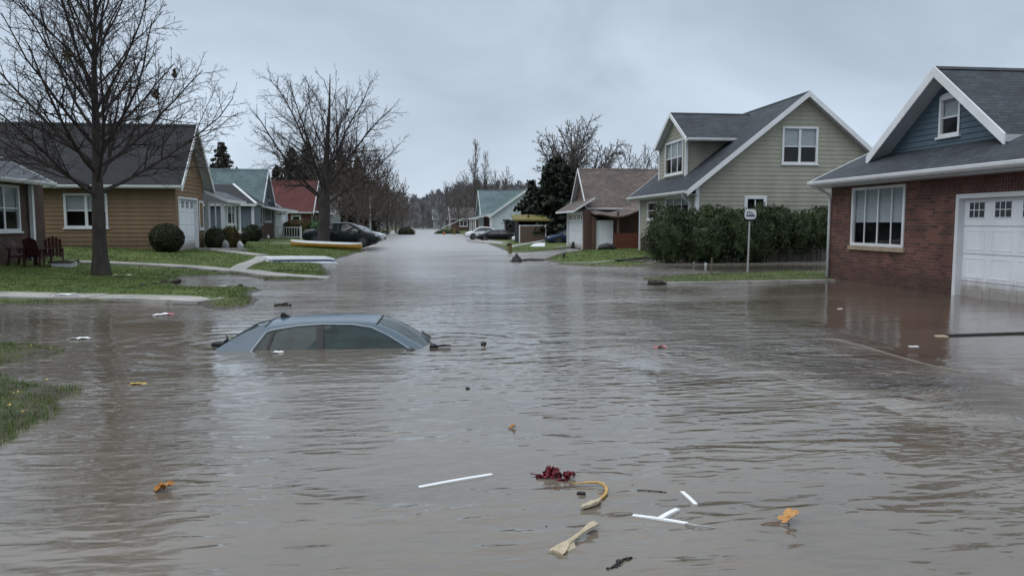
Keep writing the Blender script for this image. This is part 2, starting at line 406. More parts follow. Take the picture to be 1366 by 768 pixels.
xs = np.concatenate([[-260, -160, -100, -70, -50, -40], np.arange(-32, -16, .8), np.arange(-16, 17, .24), np.arange(17.5, 40, 1.5), [50, 70, 100, 160, 260]])
ys = np.concatenate([[-30, -10, 0], np.arange(3, 12, .16), np.arange(12, 36, .22), np.arange(36, 70, .5), np.arange(70, 130, 1.5), np.arange(130, 330, 6), [360, 400, 450, 520, 700, 1000]])
def grid(xs, ys, zf):
    gx, gy = np.meshgrid(xs, ys); P = np.stack([gx.ravel(), gy.ravel()], 1); z = zf(P)
    nx, ny = len(xs), len(ys); i = np.arange(nx * ny).reshape(ny, nx)
    F = np.stack([i[:-1, :-1].ravel(), i[:-1, 1:].ravel(), i[1:, 1:].ravel(), i[1:, :-1].ravel()], 1)
    return np.column_stack([P, z]), F, P

def m_ground():
    t = NT('lawn_ground'); o = t.coord(); z = t.n('ShaderNodeSeparateXYZ'); t.l(o, z.inputs[0])
    n1 = t.noise(o, .55, 5); n2 = t.noise(o, 5, 5); n3 = t.noise(o, 38, 3)
    f = t.math('ADD', t.math('MULTIPLY', n1, .45), t.math('ADD', t.math('MULTIPLY', n2, .3), t.math('MULTIPLY', n3, .25)))
    g = t.ramp(f, [(.32, (.036, .056, .013)), (.5, (.076, .112, .025)), (.66, (.13, .146, .044))])
    mud = t.ramp(n2, [(.3, (.030, .024, .017)), (.7, (.075, .06, .044))])
    k = t.math('ADD', z.outputs[2], t.math('MULTIPLY', t.math('SUBTRACT', n2, .5), .09))
    fac = t.ramp(k, [(.018, (0, 0, 0)), (.085, (1, 1, 1))])
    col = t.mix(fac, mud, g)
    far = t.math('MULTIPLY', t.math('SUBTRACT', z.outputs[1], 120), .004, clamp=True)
    col = t.mix(far, col, (.075, .072, .068))  # ground colour fades to gray with distance, painted haze
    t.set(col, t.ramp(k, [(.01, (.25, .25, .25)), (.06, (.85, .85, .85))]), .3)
    t.bump(t.math('ADD', n3, n2), .03); return t.mat
V, F, _ = grid(xs, ys, heights)
gnd = np_mesh('ground', V, F, m_ground(), smooth=True); tag(gnd, 'wet lawns and street bed under the flood', kind='structure')

# ------------------------------------------------------------------ flood water
HX = onX(1106, 373, 12.9).y
SLAB = shore([(1000, 383), (1112, 375), (1262, 391), (1500, 420), (1560, 560), (1366, 519), (1290, 498), (1200, 477), (1110, 453), (1050, 428), (985, 400)])
FLOW = shore([(790, 360), (900, 386), (990, 404), (1045, 428), (1110, 455), (1200, 480), (1290, 500), (1366, 521), (1460, 560), (1366, 566), (1160, 522), (1000, 482), (860, 440), (770, 395)])
def water_fields(P):
    x, y = P[:, 0], P[:, 1]
    def ell(cx, cy, rx, ry, p=1.0): return np.clip(1.25 - np.hypot((x - cx) / rx, (y - cy) / ry), 0, 1) ** p
    slab = np.clip(seg_dist(P, SLAB) / 1.1 + .55, 0, 1); flow = np.clip(seg_dist(P, FLOW) / .9 + .5, 0, 1)
    calm = np.maximum.reduce([slab, ell(-5.6, 10, 4.6, 8.5) * .72, ell(11.2, 18.5, 4.6, 6.5), ell(13, 28.5, 6, 2.2), ell(-8.5, 13.5, 5.0, 3.4) * .75, ell(-3.5, 21.6, 3, 1.1)])
    churn = np.maximum.reduce([flow, ell(6.8, 14.5, 4.6, 6.5), ell(6.5, 24, 3.8, 7), ell(9.5, 10.5, 3.5, 3.5), ell(2.5, 40, 5, 14) * .7, ell(-2.5, 20, 3, 6) * .7])
    churn *= np.clip(.75 + 1.3 * vnoise(P, .3, 2), 0, 1.4)
    churn *= 1 - .95 * slab
    calm = np.clip(calm - .5 * churn, 0, 1)
    d1 = np.abs(y - (16.2 + (x - 6) * -1.0)) ; foam = np.clip(1 - np.abs((y - 17.2) + (x - 7.5) * .35) / 1.6, 0, 1) * ell(8.2, 17, 5, 4)
    foam = np.maximum(foam, flow * .6)
    return calm, churn, foam, slab
WAVE = 1.0
def m_water():
    t = NT('flood_water'); o = t.coord()
    def attr(n): a = t.n('ShaderNodeAttribute'); a.attribute_name = n; return a.outputs['Fac']
    calm, churn, foam, slab = attr('calm'), attr('churn'), attr('foam'), attr('slab')
    big = t.noise(t.map(o, (.22, .5, 1)), 1, 4, .6, .6)
    patch = t.noise(t.map(o, (.30, .8, 1), rot=(0, 0, .35)), 1, 3, .5, 1.0)
    ridge = lambda v: t.math('SUBTRACT', 1.0, t.math('ABSOLUTE', t.math('SUBTRACT', t.math('MULTIPLY', v, 2.0), 1.0)))
    A = lambda *v: v[0] if len(v) == 1 else t.math('ADD', v[0], A(*v[1:]))
    X = lambda a, b: t.math('MULTIPLY', a, b)
    w0 = t.noise(t.map(o, (3.6, 9.5, 1), rot=(0, 0, -.12)), 1, 1, .4, .3)       # 10 cm ripple
    w1 = ridge(t.noise(t.map(o, (1.7, 4.6, 1), rot=(0, 0, .08)), 1, 2, .45, .4))  # 20 cm
    w2 = t.noise(t.map(o, (.95, 2.3, 1), rot=(0, 0, .32)), 1, 2, .5, .5)          # 45 cm
    w3 = t.noise(t.map(o, (.40, 1.0, 1), rot=(0, 0, -.15)), 1, 2, .5, .4)         # 1 m
    w4 = t.noise(t.map(o, (.16, .42, 1), rot=(0, 0, .1)), 1, 2, .5, .3)           # 2.4 m
    c1 = t.noise(t.map(o, (1.0, 2.4, 1), rot=(0, 0, .45)), 1, 4, .62, 1.6)
    quiet = t.ramp(patch, [(.36, (.35, .35, .35)), (.64, (1, 1, 1))])
    still = t.math('SUBTRACT', 1.0, X(calm, t.math('SUBTRACT', .93, X(slab, .16))))
    h = A(X(X(A(X(w0, .015), X(w1, .0165), X(w2, .011)), quiet), still), X(A(X(w3, .010), X(w4, .015)), t.math('SUBTRACT', 1.0, X(calm, .88))), X(X(c1, churn), .22))
    pos = t.n('ShaderNodeNewGeometry').outputs['Position']
    def ring(cx, cy, amp, k, reach):
        d = t.n('ShaderNodeVectorMath', operation='DISTANCE'); t.l(pos, d.inputs[0]); d.inputs[1].default_value = (cx, cy, 0); d = d.outputs['Value']
        d = t.math('ADD', d, X(t.math('SUBTRACT', w2, .5), .25)); return X(X(t.math('SINE', X(d, k)), t.math('POWER', t.math('SUBTRACT', 1.0, X(d, 1 / reach), clamp=True), 1.5)), amp)
    h = A(h, ring(.45, 11.0, .008, 17, 2.4), ring(-2.9, 11.2, .006, 15, 2.8), ring(-1.2, 10.6, .004, 19, 2.2))
    sp = t.n('ShaderNodeSeparateXYZ'); t.l(pos, sp.inputs[0])   # the current slackens up the street
    h = X(h, t.math('SUBTRACT', 1.0, t.math('MULTIPLY', t.math('MULTIPLY', t.math('SUBTRACT', sp.outputs[1], 10.0), 1 / 30, clamp=True), -.9)))
    t.bump(h, WAVE, 1.0)
    mudc = t.ramp(t.math('ADD', t.math('MULTIPLY', big, .7), t.math('MULTIPLY', patch, .3)), [(.33, (.104, .087, .068)), (.52, (.136, .117, .094)), (.7, (.160, .140, .115))])
    shallow = t.mix(slab, mudc, t.ramp(big, [(.35, (.072, .052, .038)), (.65, (.105, .080, .060))]))
    c2 = t.noise(t.map(o, (.55, 1.7, 1), rot=(0, 0, .42)), 1, 4, .6, 1.0)
    dk = t.math('MULTIPLY', churn, t.ramp(t.math('ADD', t.math('MULTIPLY', c1, .45), t.math('MULTIPLY', c2, .55)), [(.47, (1, 1, 1)), (.60, (0, 0, 0))]))
    col = t.mix(t.math('MULTIPLY', dk, .85), shallow, (.034, .032, .031))  # churned patches darkened in colour, imitating dark wave faces and reflections
    fo = t.noise(t.map(o, (2.2, 9, 1), rot=(0, 0, .3)), 1, 6, .75, 1.5)
    fm = t.math('MULTIPLY', foam, t.ramp(fo, [(.56, (0, 0, 0)), (.70, (1, 1, 1))]))
    col = t.mix(t.math('MULTIPLY', fm, .6), col, (.40, .38, .35))
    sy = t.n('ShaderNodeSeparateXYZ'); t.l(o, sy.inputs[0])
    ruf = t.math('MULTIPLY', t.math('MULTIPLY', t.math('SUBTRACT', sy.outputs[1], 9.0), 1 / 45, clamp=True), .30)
    far_sheen = t.math('MULTIPLY', t.math('MULTIPLY', t.math('SUBTRACT', sy.outputs[1], 13.0), 1 / 40, clamp=True), t.math('SUBTRACT', 1.0, calm))  # far water whitened in its base colour to imitate silver sky sheen
    col = t.mix(far_sheen, col, (.27, .262, .255))
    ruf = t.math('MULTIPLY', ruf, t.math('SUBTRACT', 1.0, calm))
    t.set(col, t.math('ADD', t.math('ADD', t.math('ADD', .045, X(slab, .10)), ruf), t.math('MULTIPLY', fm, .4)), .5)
    t.b.inputs['IOR'].default_value = 1.33
    t.b.inputs['Coat Weight'].default_value = .55; t.b.inputs['Coat IOR'].default_value = 1.36; t.l(t.math('ADD', t.math('ADD', .03, X(slab, .07)), ruf), t.b.inputs['Coat Roughness'])
    t.l(t.b.inputs['Normal'].links[0].from_socket, t.b.inputs['Coat Normal'])
    return t.mat
wx = np.concatenate([[-90, -50, -35], np.arange(-26, 26, .33), [30, 40, 60]])
wy = np.concatenate([[-20, -5], np.arange(1, 50, .33), np.arange(51, 110, 3), np.arange(115, 620, 25)])
V, F, P = grid(wx, wy, lambda P: np.zeros(len(P)))
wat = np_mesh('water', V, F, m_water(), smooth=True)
for nm, val in zip(('calm', 'churn', 'foam', 'slab'), water_fields(P)):
    a = wat.data.attributes.new(nm, 'FLOAT', 'POINT'); a.data.foreach_set('value', val.astype(np.float32))
tag(wat, 'muddy brown flood water filling the street', kind='structure')

# ------------------------------------------------------------------ walks and kerbs lying on the terrain
def ribbon(name, pts, w, mat, lift=.02, step=.35, thick=.10, parent=None, z=None):
    pts = [Vector((p[0], p[1], 0)) for p in pts]; out = []
    for a, b in zip(pts, pts[1:]):
        k = max(1, int((b - a).length / step))
        out += [a.lerp(b, i / k) for i in range(k)]
    out.append(pts[-1]); L = []; Rr = []
    for i, p in enumerate(out):
        d = (out[min(i + 1, len(out) - 1)] - out[max(i - 1, 0)]).normalized(); s = Vector((d.y, -d.x, 0))
        L.append(p - s * w / 2); Rr.append(p + s * w / 2)
    hh = heights([(q.x, q.y) for q in L] + [(q.x, q.y) for q in Rr] + [(q.x, q.y) for q in out]); n = len(out); mb = MB()
    rows = []
    for i in range(n):
        zt = (max(hh[i], hh[n + i], hh[2 * n + i]) + lift) if z is None else z
        rows.append(zt)
    for _ in range(3): rows = [(rows[max(i - 1, 0)] + 2 * rows[i] + rows[min(i + 1, n - 1)]) / 4 for i in range(n)]
    for i in range(n - 1):
        za, zb = rows[i], rows[i + 1]
        mb.hexa([(L[i].x, L[i].y, za - thick), (Rr[i].x, Rr[i].y, za - thick), (Rr[i + 1].x, Rr[i + 1].y, zb - thick), (L[i + 1].x, L[i + 1].y, zb - thick),
                 (L[i].x, L[i].y, za), (Rr[i].x, Rr[i].y, za), (Rr[i + 1].x, Rr[i + 1].y, zb), (L[i + 1].x, L[i + 1].y, zb)])
    o = mb.build(name, mat, parent); return tag(o, kind='structure')
def T(*pp): return [onT(*p).xy for p in pp]
WALKS = [T((-200, 393), (0, 394), (60, 394.5), (130, 395.5)), T((130, 395.5), (200, 397), (282, 400)), T((88, 349), (180, 353), (260, 357), (330, 362.5), (380, 368), (440, 372)),
         T((264, 332), (350, 341.5)), T((352, 342), (338, 350), (315, 361)), T((365, 323.5), (400, 325.5), (432, 328))]
ribbon('sidewalk', WALKS[0], 1.05, M['concrete'], .0)
ribbon('sidewalk', WALKS[1], .9, M['concrete'], .0)
ribbon('path', WALKS[2], .85, M['concrete'])
ribbon('path', WALKS[3], .8, M['concrete'], .03)
ribbon('path', WALKS[4], .6, M['concrete'], .015)
ribbon('path', WALKS[5], .7, M['concrete'], .03)
k = ribbon('kerb', [onZ(890, 379.5).xy, onZ(1000, 377.5).xy, onZ(1112, 375.2).xy], .16, M['concrete'], z=.062, thick=.3)
ribbon('kerb', T((733, 352), (790, 351.5), (868, 349)), .22, M['concrete'], .03)
M['kerbwet'] = m_concrete('wet_kerb', (.22, .19, .15))
ribbon('driveway_edge', [onZ(1108, 451).xy, onZ(1150, 461).xy, onZ(1200, 476).xy, onZ(1245, 488).xy, onZ(1280, 495).xy], .035, M['kerbwet'], z=.0025, thick=.3, step=.2)
ribbon('road', [onZ(640, 322).xy, onZ(720, 330).xy, (10.2, 53.5)], 2.6, M['concrete'], z=.10, step=1)   # the brown house's drive
ribbon('driveway', [atY(262, 39).xy, (-9.8, 40.2)], 3.0, M['concrete'], .01)

# ------------------------------------------------------------------ grass blades
def m_grass():
    t = NT('grass_blades'); o = t.coord()
    f = t.math('ADD', t.math('MULTIPLY', t.noise(o, .8, 3), .6), t.math('MULTIPLY', t.noise(o, 25, 2), .4))
    t.set(t.ramp(f, [(.33, (.034, .058, .012)), (.5, (.078, .128, .026)), (.68, (.16, .180, .052))]), .55, .3); return t.mat
def near_walk(P, extra=.05):
    bad = np.zeros(len(P), bool)
    for pts, w in list(zip(WALKS, (1.05, .9, .85, .8, .6, .7))) + [([onZ(733, 352).xy, onZ(868, 349).xy], .22)]:
        for a, b in zip(pts, pts[1:]):
            a, b = np.array(a), np.array(b); ab = b - a; tt = np.clip(((P - a) @ ab) / (ab @ ab), 0, 1)
            bad |= np.hypot(*(P - a - tt[:, None] * ab).T) < w / 2 + extra
    return bad
def blades(n, x0, x1, y0, y1, hmin, hmax, w, zmin):
    P = np.column_stack([NR.uniform(x0, x1, n), NR.uniform(y0, y1, n)])
    px = 683 + 1000 * ((P[:, 0] * RGT.x + P[:, 1] * RGT.y) / (P[:, 0] * FWD.x + P[:, 1] * FWD.y)); P = P[(px > -160) & (px < 1500)]
    z = heights(P); k = (z > zmin) & ~near_walk(P); P, z = P[k], z[k]
    cl = vnoise(P, 6, 2) + .5 * vnoise(P, 1.1, 7); k = cl > -.34; P, z, cl = P[k], z[k], cl[k]; n = len(P)
    hgt = NR.uniform(hmin, hmax, n) * (.75 + .9 * np.clip(cl + .3, 0, 1)); a = NR.uniform(0, 6.283, n); lean = NR.uniform(.1, .9, n) * hgt; b = NR.uniform(0, 6.283, n)
    base = np.column_stack([P, z - .006]); sd = np.column_stack([np.cos(a), np.sin(a), np.zeros(n)]) * (w / 2)
    tip = base + np.column_stack([np.cos(b) * lean, np.sin(b) * lean, hgt]); V = np.stack([base - sd, base + sd, tip], 1).reshape(-1, 3)
    return V
G = [blades(90000, -9, -2.8, 5.2, 12, .02, .065, .0055, -.012), blades(90000, -14, -2, 14.5, 27, .025, .055, .016, .03), blades(40000, -15, -2, 27, 50, .03, .06, .03, .03),
     blades(16000, 5, 13.2, 20.5, 29, .03, .065, .016, -.005), blades(16000, 4, 13, 28, 50, .03, .07, .03, .03)]
V = np.concatenate(G); gr = np_mesh('grass', V, np.arange(len(V)).reshape(-1, 3), m_grass())
tag(gr, 'short wet green grass on the lawns and islets above the flood', 'grass', kind='stuff')
# ------------------------------------------------------------------ house parts
def span(outer, v):
    us = []; n = len(outer)
    for i in range(n):
        (u0, v0), (u1, v1) = outer[i], outer[(i + 1) % n]
        if (v0 - v) * (v1 - v) <= 0 and abs(v1 - v0) > 1e-9: us.append(u0 + (u1 - u0) * (v - v0) / (v1 - v0))
    return (min(us), max(us)) if us else None
def rect(u0, u1, v0, v1): return [(u0, v0), (u1, v0), (u1, v1), (u0, v1)]
def lap_wall(name, parent, fn, outer, holes, mat, exp=.18, lap=.022):
    """clapboard wall: real overlapping boards, cut around the rectangular holes (u0,u1,v0,v1)"""
    mb = MB(); vmin = min(p[1] for p in outer); vmax = max(p[1] for p in outer)
    br = set([vmin, vmax] + [p[1] for p in outer] + [h[2] for h in holes] + [h[3] for h in holes]); k = math.floor(vmin / exp)
    while k * exp < vmax: br.add(k * exp); k += 1
    br = sorted(b for b in br if vmin - 1e-6 <= b <= vmax + 1e-6); e = 1e-4
    for v0, v1 in zip(br, br[1:]):
        if v1 - v0 < 1e-3: continue
        s0, s1 = span(outer, v0 + e), span(outer, v1 - e)
        if not s0 or not s1: continue
        cuts = sorted([(h[0], h[1]) for h in holes if h[2] < (v0 + v1) / 2 < h[3]])
        segs = []; l0, l1 = s0[0], s1[0]
        for a, b in cuts: segs.append((l0, l1, a, a)); l0 = l1 = b
        segs.append((l0, l1, s0[1], s1[1]))
        fl = math.floor((v0 + v1) / 2 / exp) * exp; d0 = lap * (1 - (v0 - fl) / exp); d1 = lap * (1 - (v1 - fl) / exp)
        for a0, a1, b0, b1 in segs:
            if b0 - a0 < .002 and b1 - a1 < .002: continue
            mb.face([fn(a0, v0, d0), fn(b0, v0, d0), fn(b1, v1, d1), fn(a1, v1, d1)])
            if abs(v0 - fl) < 1e-6: mb.face([fn(a0, v0, 0), fn(b0, v0, 0), fn(b0, v0, d0), fn(a0, v0, d0)])
    for h in holes:
        u0, u1, v0, v1 = h; c = rect(u0, u1, v0, v1)
        for (a, b), (c_, d_) in zip(c, c[1:] + c[:1]): mb.face([fn(a, b, .02), fn(c_, d_, .02), fn(c_, d_, -.12), fn(a, b, -.12)])
    return mb.build(name, mat, parent)
def flat_wall(name, parent, fn, outer, holes, mat, reveal=.11):
    mb = MB(); mb.poly(outer, [rect(*h) for h in holes], lambda u, v: fn(u, v, 0))
    for h in holes:
        c = rect(*h)
        for (a, b), (c_, d_) in zip(c, c[1:] + c[:1]): mb.face([fn(a, b, 0), fn(c_, d_, 0), fn(c_, d_, -reveal), fn(a, b, -reveal)])
    return mb.build(name, mat, parent)
def window(parent, fn, u0, u1, v0, v1, mull=(), rails=(), fw=.09, blind=None, sill=True, proud=.035, arch=0, fmat='trim', back=True):
    mb = MB(); a, b = -.07, proud
    mb.pbox(fn, u0, u0 + fw, v0, v1, a, b); mb.pbox(fn, u1 - fw, u1, v0, v1, a, b)
    mb.pbox(fn, u0 + fw, u1 - fw, v0, v0 + fw, a, b - .003); mb.pbox(fn, u0 + fw, u1 - fw, v1 - fw, v1, a, b - .003)
    if arch:
        n = 8; pts = [(u0, v1), (u1, v1)] + [((u0 + u1) / 2 + (u1 - u0) / 2 * math.cos(math.pi * i / n), v1 + arch * math.sin(math.pi * i / n)) for i in range(1, n)]
        mb.prism(pts, fn, -.02, b)
    for f, w in mull:
        c = u0 + (u1 - u0) * f; mb.pbox(fn, c - w / 2, c + w / 2, v0 + fw, v1 - fw, -.045, -.010)
    for f, w in rails:
        c = v0 + (v1 - v0) * f; mb.pbox(fn, u0 + fw, u1 - fw, c - w / 2, c + w / 2, -.042, -.014)
    fr = mb.build('window', M[fmat], parent, bevel=.006)
    p = MB(); p.face([fn(u0 + fw / 2, v0 + fw / 2, -.03), fn(u1 - fw / 2, v0 + fw / 2, -.03), fn(u1 - fw / 2, v1 - fw / 2, -.03), fn(u0 + fw / 2, v1 - fw / 2, -.03)])
    p.build('pane', M['glass'], fr)
    if blind:
        s = MB(); vb = v0 + (v1 - v0) * blind; v = v1 - fw
        while v > vb:
            s.face([fn(u0 + fw, v - .045, -.075), fn(u1 - fw, v - .045, -.075), fn(u1 - fw, v, -.09), fn(u0 + fw, v, -.09)]); v -= .05
        s.build('blind', M['blind'], fr)
    if back:
        k = MB(); k.face([fn(u0 - .05, v0 - .05, -.5), fn(u1 + .05, v0 - .05, -.5), fn(u1 + .05, v1 + .05, -.5), fn(u0 - .05, v1 + .05, -.5)])
        for (x0, y0), (x1, y1) in zip(rect(u0, u1, v0, v1), rect(u0, u1, v0, v1)[1:] + rect(u0, u1, v0, v1)[:1]): k.face([fn(x0, y0, -.12), fn(x1, y1, -.12), fn(x1, y1, -.5), fn(x0, y0, -.5)])
        k.build('reveal', M['dark'], fr)  # near-black box painted as the darkness of the unlit room behind the pane
    if sill:
        s = MB(); s.pbox(fn, u0 - .05, u1 + .05, v0 - .06, v0 - .002, -.02, proud + .05); s.build('sill', M[fmat], fr, bevel=.006)
    return fr
def slab(mb, c, th=.15):
    """roof slab: four top corners, material 0 on top, 1 on the edges and underneath"""
    c = [Vector(p) for p in c]; lo = [p - UP * th for p in c]; b = len(mb.v)
    mb.v.extend(tuple(p) for p in c + lo)
    for q, m in (((0, 1, 2, 3), 0), ((7, 6, 5, 4), 1), ((0, 4, 5, 1), 1), ((1, 5, 6, 2), 1), ((2, 6, 7, 3), 1), ((3, 7, 4, 0), 1)):
        mb.f.append(tuple(b + i for i in q)); mb.m.append(m)
def gable_roof(parent, axis, a0, a1, c0, cr, c1, z0, zr, z1, mat, trim='trim', th=.14, rake=(True, True), gutter=(True, True), rk=.2, gmat=None):
    P = (lambda a, c, z: Vector((a, c, z))) if axis == 'X' else (lambda a, c, z: Vector((c, a, z)))
    mb = MB(); slab(mb, [P(a0, c0, z0), P(a1, c0, z0), P(a1, cr, zr), P(a0, cr, zr)], th); slab(mb, [P(a0, cr, zr), P(a1, cr, zr), P(a1, c1, z1), P(a0, c1, z1)], th)
    s = .11; cap = [(-s, -s * abs(zr - z0) / abs(cr - c0) + .03), (0, .035), (s, -s * abs(zr - z1) / abs(c1 - cr) + .03), (0, -.05)]
    mb.prism(cap, lambda u, v, d: P(d, cr + u, zr + v), a0, a1)
    r = mb.build('roof', [M[mat], M['trimgray']], parent)
    for a, on, sg in ((a0, rake[0], -1), (a1, rake[1], 1)):
        if not on: continue
        for cc, zz in ((c0, z0), (c1, z1)):
            k = [(cc, zz - rk), (cr, zr - rk), (cr, zr + .02), (cc, zz + .02)]
            t = MB(); t.prism(k, lambda u, v, d: P(d, u, v), a + sg * .002, a + sg * .045); t.build('rake_board', M[trim], r)
    for cc, zz, on in ((c0, z0, gutter[0]), (c1, z1, gutter[1])):
        if not on: continue
        sg = 1 if cc > cr else -1
        k = [(0, 0), (.11, .01), (.125, -.0), (.115, -.07), (.07, -.12), (0, -.13)]
        g = MB(); g.prism(k, lambda u, v, d: P(d, cc + sg * (u + .003), zz - .01 + v), a0 + .02, a1 - .02); g.build('gutter', M[gmat or trim], r)
    return r
def garage_door(parent, fn, u0, u1, v0, v1, rows=4, cols=4, lights=True, name='garage_door', case=.11):
    d = MB(); D = -.14; H = (v1 - v0) / rows; W = (u1 - u0) / cols
    for r in range(rows):
        d.pbox(fn, u0, u1, v0 + H * r + .006, v0 + H * (r + 1) - .006, D - .04, D)
        for c in range(cols):
            if lights and r == rows - 1: continue
            a0, a1, b0, b1 = u0 + W * c + .09, u0 + W * (c + 1) - .09, v0 + H * r + .09, v0 + H * (r + 1) - .09
            for q in ((a0, a1, b0, b0 + .03), (a0, a1, b1 - .03, b1), (a0, a0 + .03, b0 + .03, b1 - .03), (a1 - .03, a1, b0 + .03, b1 - .03)): d.pbox(fn, *q, D, D + .008)
    o = d.build(name, M['doorwhite'], parent, bevel=.004)
    if lights:
        r = rows - 1
        for c in range(cols):
            a0, a1, b0, b1 = u0 + W * c + .17, u0 + W * (c + 1) - .17, v0 + H * r + .21, v0 + H * (r + 1) - .10
            w = MB(); w.pbox(fn, a0, a1, b0, b1, D + .002, D + .008); w.build('pane', M['black_glass'], o)
            q = MB()
            for i in range(1, 3): x = a0 + (a1 - a0) * i / 3; q.pbox(fn, x - .009, x + .009, b0, b1, D + .009, D + .016)
            y = (b0 + b1) / 2; q.pbox(fn, a0, a1, y - .009, y + .009, D + .010, D + .017)
            for z0_, z1_ in ((b0 - .02, b0), (b1, b1 + .02)): q.pbox(fn, a0 - .02, a1 + .02, z0_, z1_, D + .001, D + .02)
            q.build('muntin', M['doorwhite'], o)
    t = MB()
    t.pbox(fn, u0 - case, u0, v0, v1 + case, -.15, .03); t.pbox(fn, u1, u1 + case, v0, v1 + case, -.15, .03); t.pbox(fn, u0, u1, v1, v1 + case, -.15, .028)
    t.build('door_casing', M['trim'], o, bevel=.005)
    return o
def downpipe(parent, pts, r=.045):
    mb = MB(); mb.tube(pts, r, 8); return mb.build('downpipe', M['trim'], parent, smooth=True)
def corner_board(parent, x, y, z0, z1, w=.12, name='corner_board', mat='trim'):
    mb = MB(); mb.box(x - w / 2, x + w / 2, y - w / 2, y + w / 2, z0, z1); return mb.build(name, M[mat], parent)
def shell(parent, mat, x0, x1, y0, y1, z0, z1, skip=''):
    """the walls nobody faces: plain sheets that close the house"""
    mb = MB()
    if 'W' not in skip: mb.face([(x0, y0, z0), (x0, y1, z0), (x0, y1, z1), (x0, y0, z1)])
    if 'E' not in skip: mb.face([(x1, y0, z0), (x1, y1, z0), (x1, y1, z1), (x1, y0, z1)])
    if 'S' not in skip: mb.face([(x0, y0, z0), (x1, y0, z0), (x1, y0, z1), (x0, y0, z1)])
    if 'N' not in skip: mb.face([(x0, y1, z0), (x1, y1, z0), (x1, y1, z1), (x0, y1, z1)])
    return mb.build('wall', M[mat], parent)
M['black_glass'] = m_plain('door_light_glass', (.05, .058, .064), .08, .4, 6, spec=.8)
def XW(X, px0, px1, pt, pb):
    """a rectangle on the plane x = X as (y0, y1, z0, z1), from its corners in the survey picture (pt, pb taken at the middle)"""
    c = (px0 + px1) / 2; a, b = sorted((onX(px0, pt, X).y, onX(px1, pt, X).y)); return a, b, onX(c, pb, X).z, onX(c, pt, X).z
def YW(Y, px0, px1, pt, pb):
    c = (px0 + px1) / 2; return onY(px0, pt, Y).x, onY(px1, pt, Y).x, onY(c, pb, Y).z, onY(c, pt, Y).z

# ------------------------------------------------------------------ right: brick house with the blue gable
XF = 12.9
yl = onX(1105, 374, XF).y; yn = 8.5
hb = thing('brick_house', 'red brick house with slate blue gable and white garage door at the right edge', 'house', (XF, yl, 0))
fn = planeX(XF, -1)
win = XW(XF, 1138, 1209, 248, 329)
gy1 = onX(1274, 380, XF).y; gz1 = onX(1285, 265, XF).z; gar = (gy1 - 4.88, gy1, -.3, gz1)
ze = onX(1105, 244, XF).z
flat_wall('wall', hb, fn, [(yn, -.8), (yl, -.8), (yl, 3.05), (yn, 3.05)], [win, (gar[0] - .11, gar[1] + .11, -.3, gar[3] + .11)], M['brick'], .16)
shell(hb, 'brick', XF, 22.3, yn, yl, -.8, 3.0, 'W')
window(hb, fn, *win, mull=((.25, .035), (.5, .05), (.75, .035)), blind=.42, fw=.085, sill=False)
s = MB(); s.pbox(fn, win[0] - .08, win[1] + .08, win[2] - .13, win[2] - .004, -.05, .07); s.build('sill', M['stone'], hb, bevel=.01)
garage_door(hb, lambda u, v, d: fn(u, v, d - .02), *gar, rows=4, cols=6)
b = MB(); b.pbox(fn, yn, win[0] - .55, gar[3] + .125, 3.0, 0, .012); b.build('brick_lintel', M['bricksoldier'], hb)
sl = .47; X0 = 12.28; Z0 = onX(1080, 243, X0).z; YL = onX(1081, 243, X0).y
gable_roof(hb, 'Y', yn - .4, YL, X0, 17.6, 22.9, Z0, Z0 + sl * (17.6 - X0), Z0, 'roofdkY', rk=.16, th=.16)
s = MB(); s.box(X0 + .03, XF - .003, yn - .3, YL - .05, Z0 - .19, Z0 - .165); s.build('soffit', M['trimgray'], hb)
downpipe(hb, [(X0 + .02, yl - .05, Z0 - .12), (X0 + .12, yl - .04, Z0 - .2), (XF - .1, yl - .04, Z0 - .42), (XF - .07, yl - .04, Z0 - .6), (XF - .07, yl - .04, -.3)])
XG = 13.4; pk = onX(1248, 90, XG); lb = onX(1157, 210, XG); rb = onX(1342, 179, XG)
gable_roof(hb, 'X', XG, 19.5, rb.y, pk.y, lb.y, rb.z, pk.z, lb.z, 'roofdkX', gutter=(False, False), rk=.25, th=.17, rake=(True, False))
XB = 13.9; zb = Z0 + sl * (XB - X0) - .05; fg = planeX(XB, -1)
gw = XW(XB, 1255, 1283, 128, 181)
kz = lambda y: pk.z - .17 - (abs(y - pk.y)) * (pk.z - lb.z) / (lb.y - pk.y)
ya = pk.y - (pk.z - .17 - zb) * (lb.y - pk.y) / (pk.z - lb.z); yb = pk.y + (pk.z - .17 - zb) * (lb.y - pk.y) / (pk.z - lb.z)
lap_wall('gable_wall', hb, fg, [(ya, zb), (yb, zb), (pk.y, pk.z - .17)], [gw], M['blue'], .15)
window(hb, fg, *gw, rails=((.48, .045),), blind=.5, fw=.075, arch=.10, sill=True)

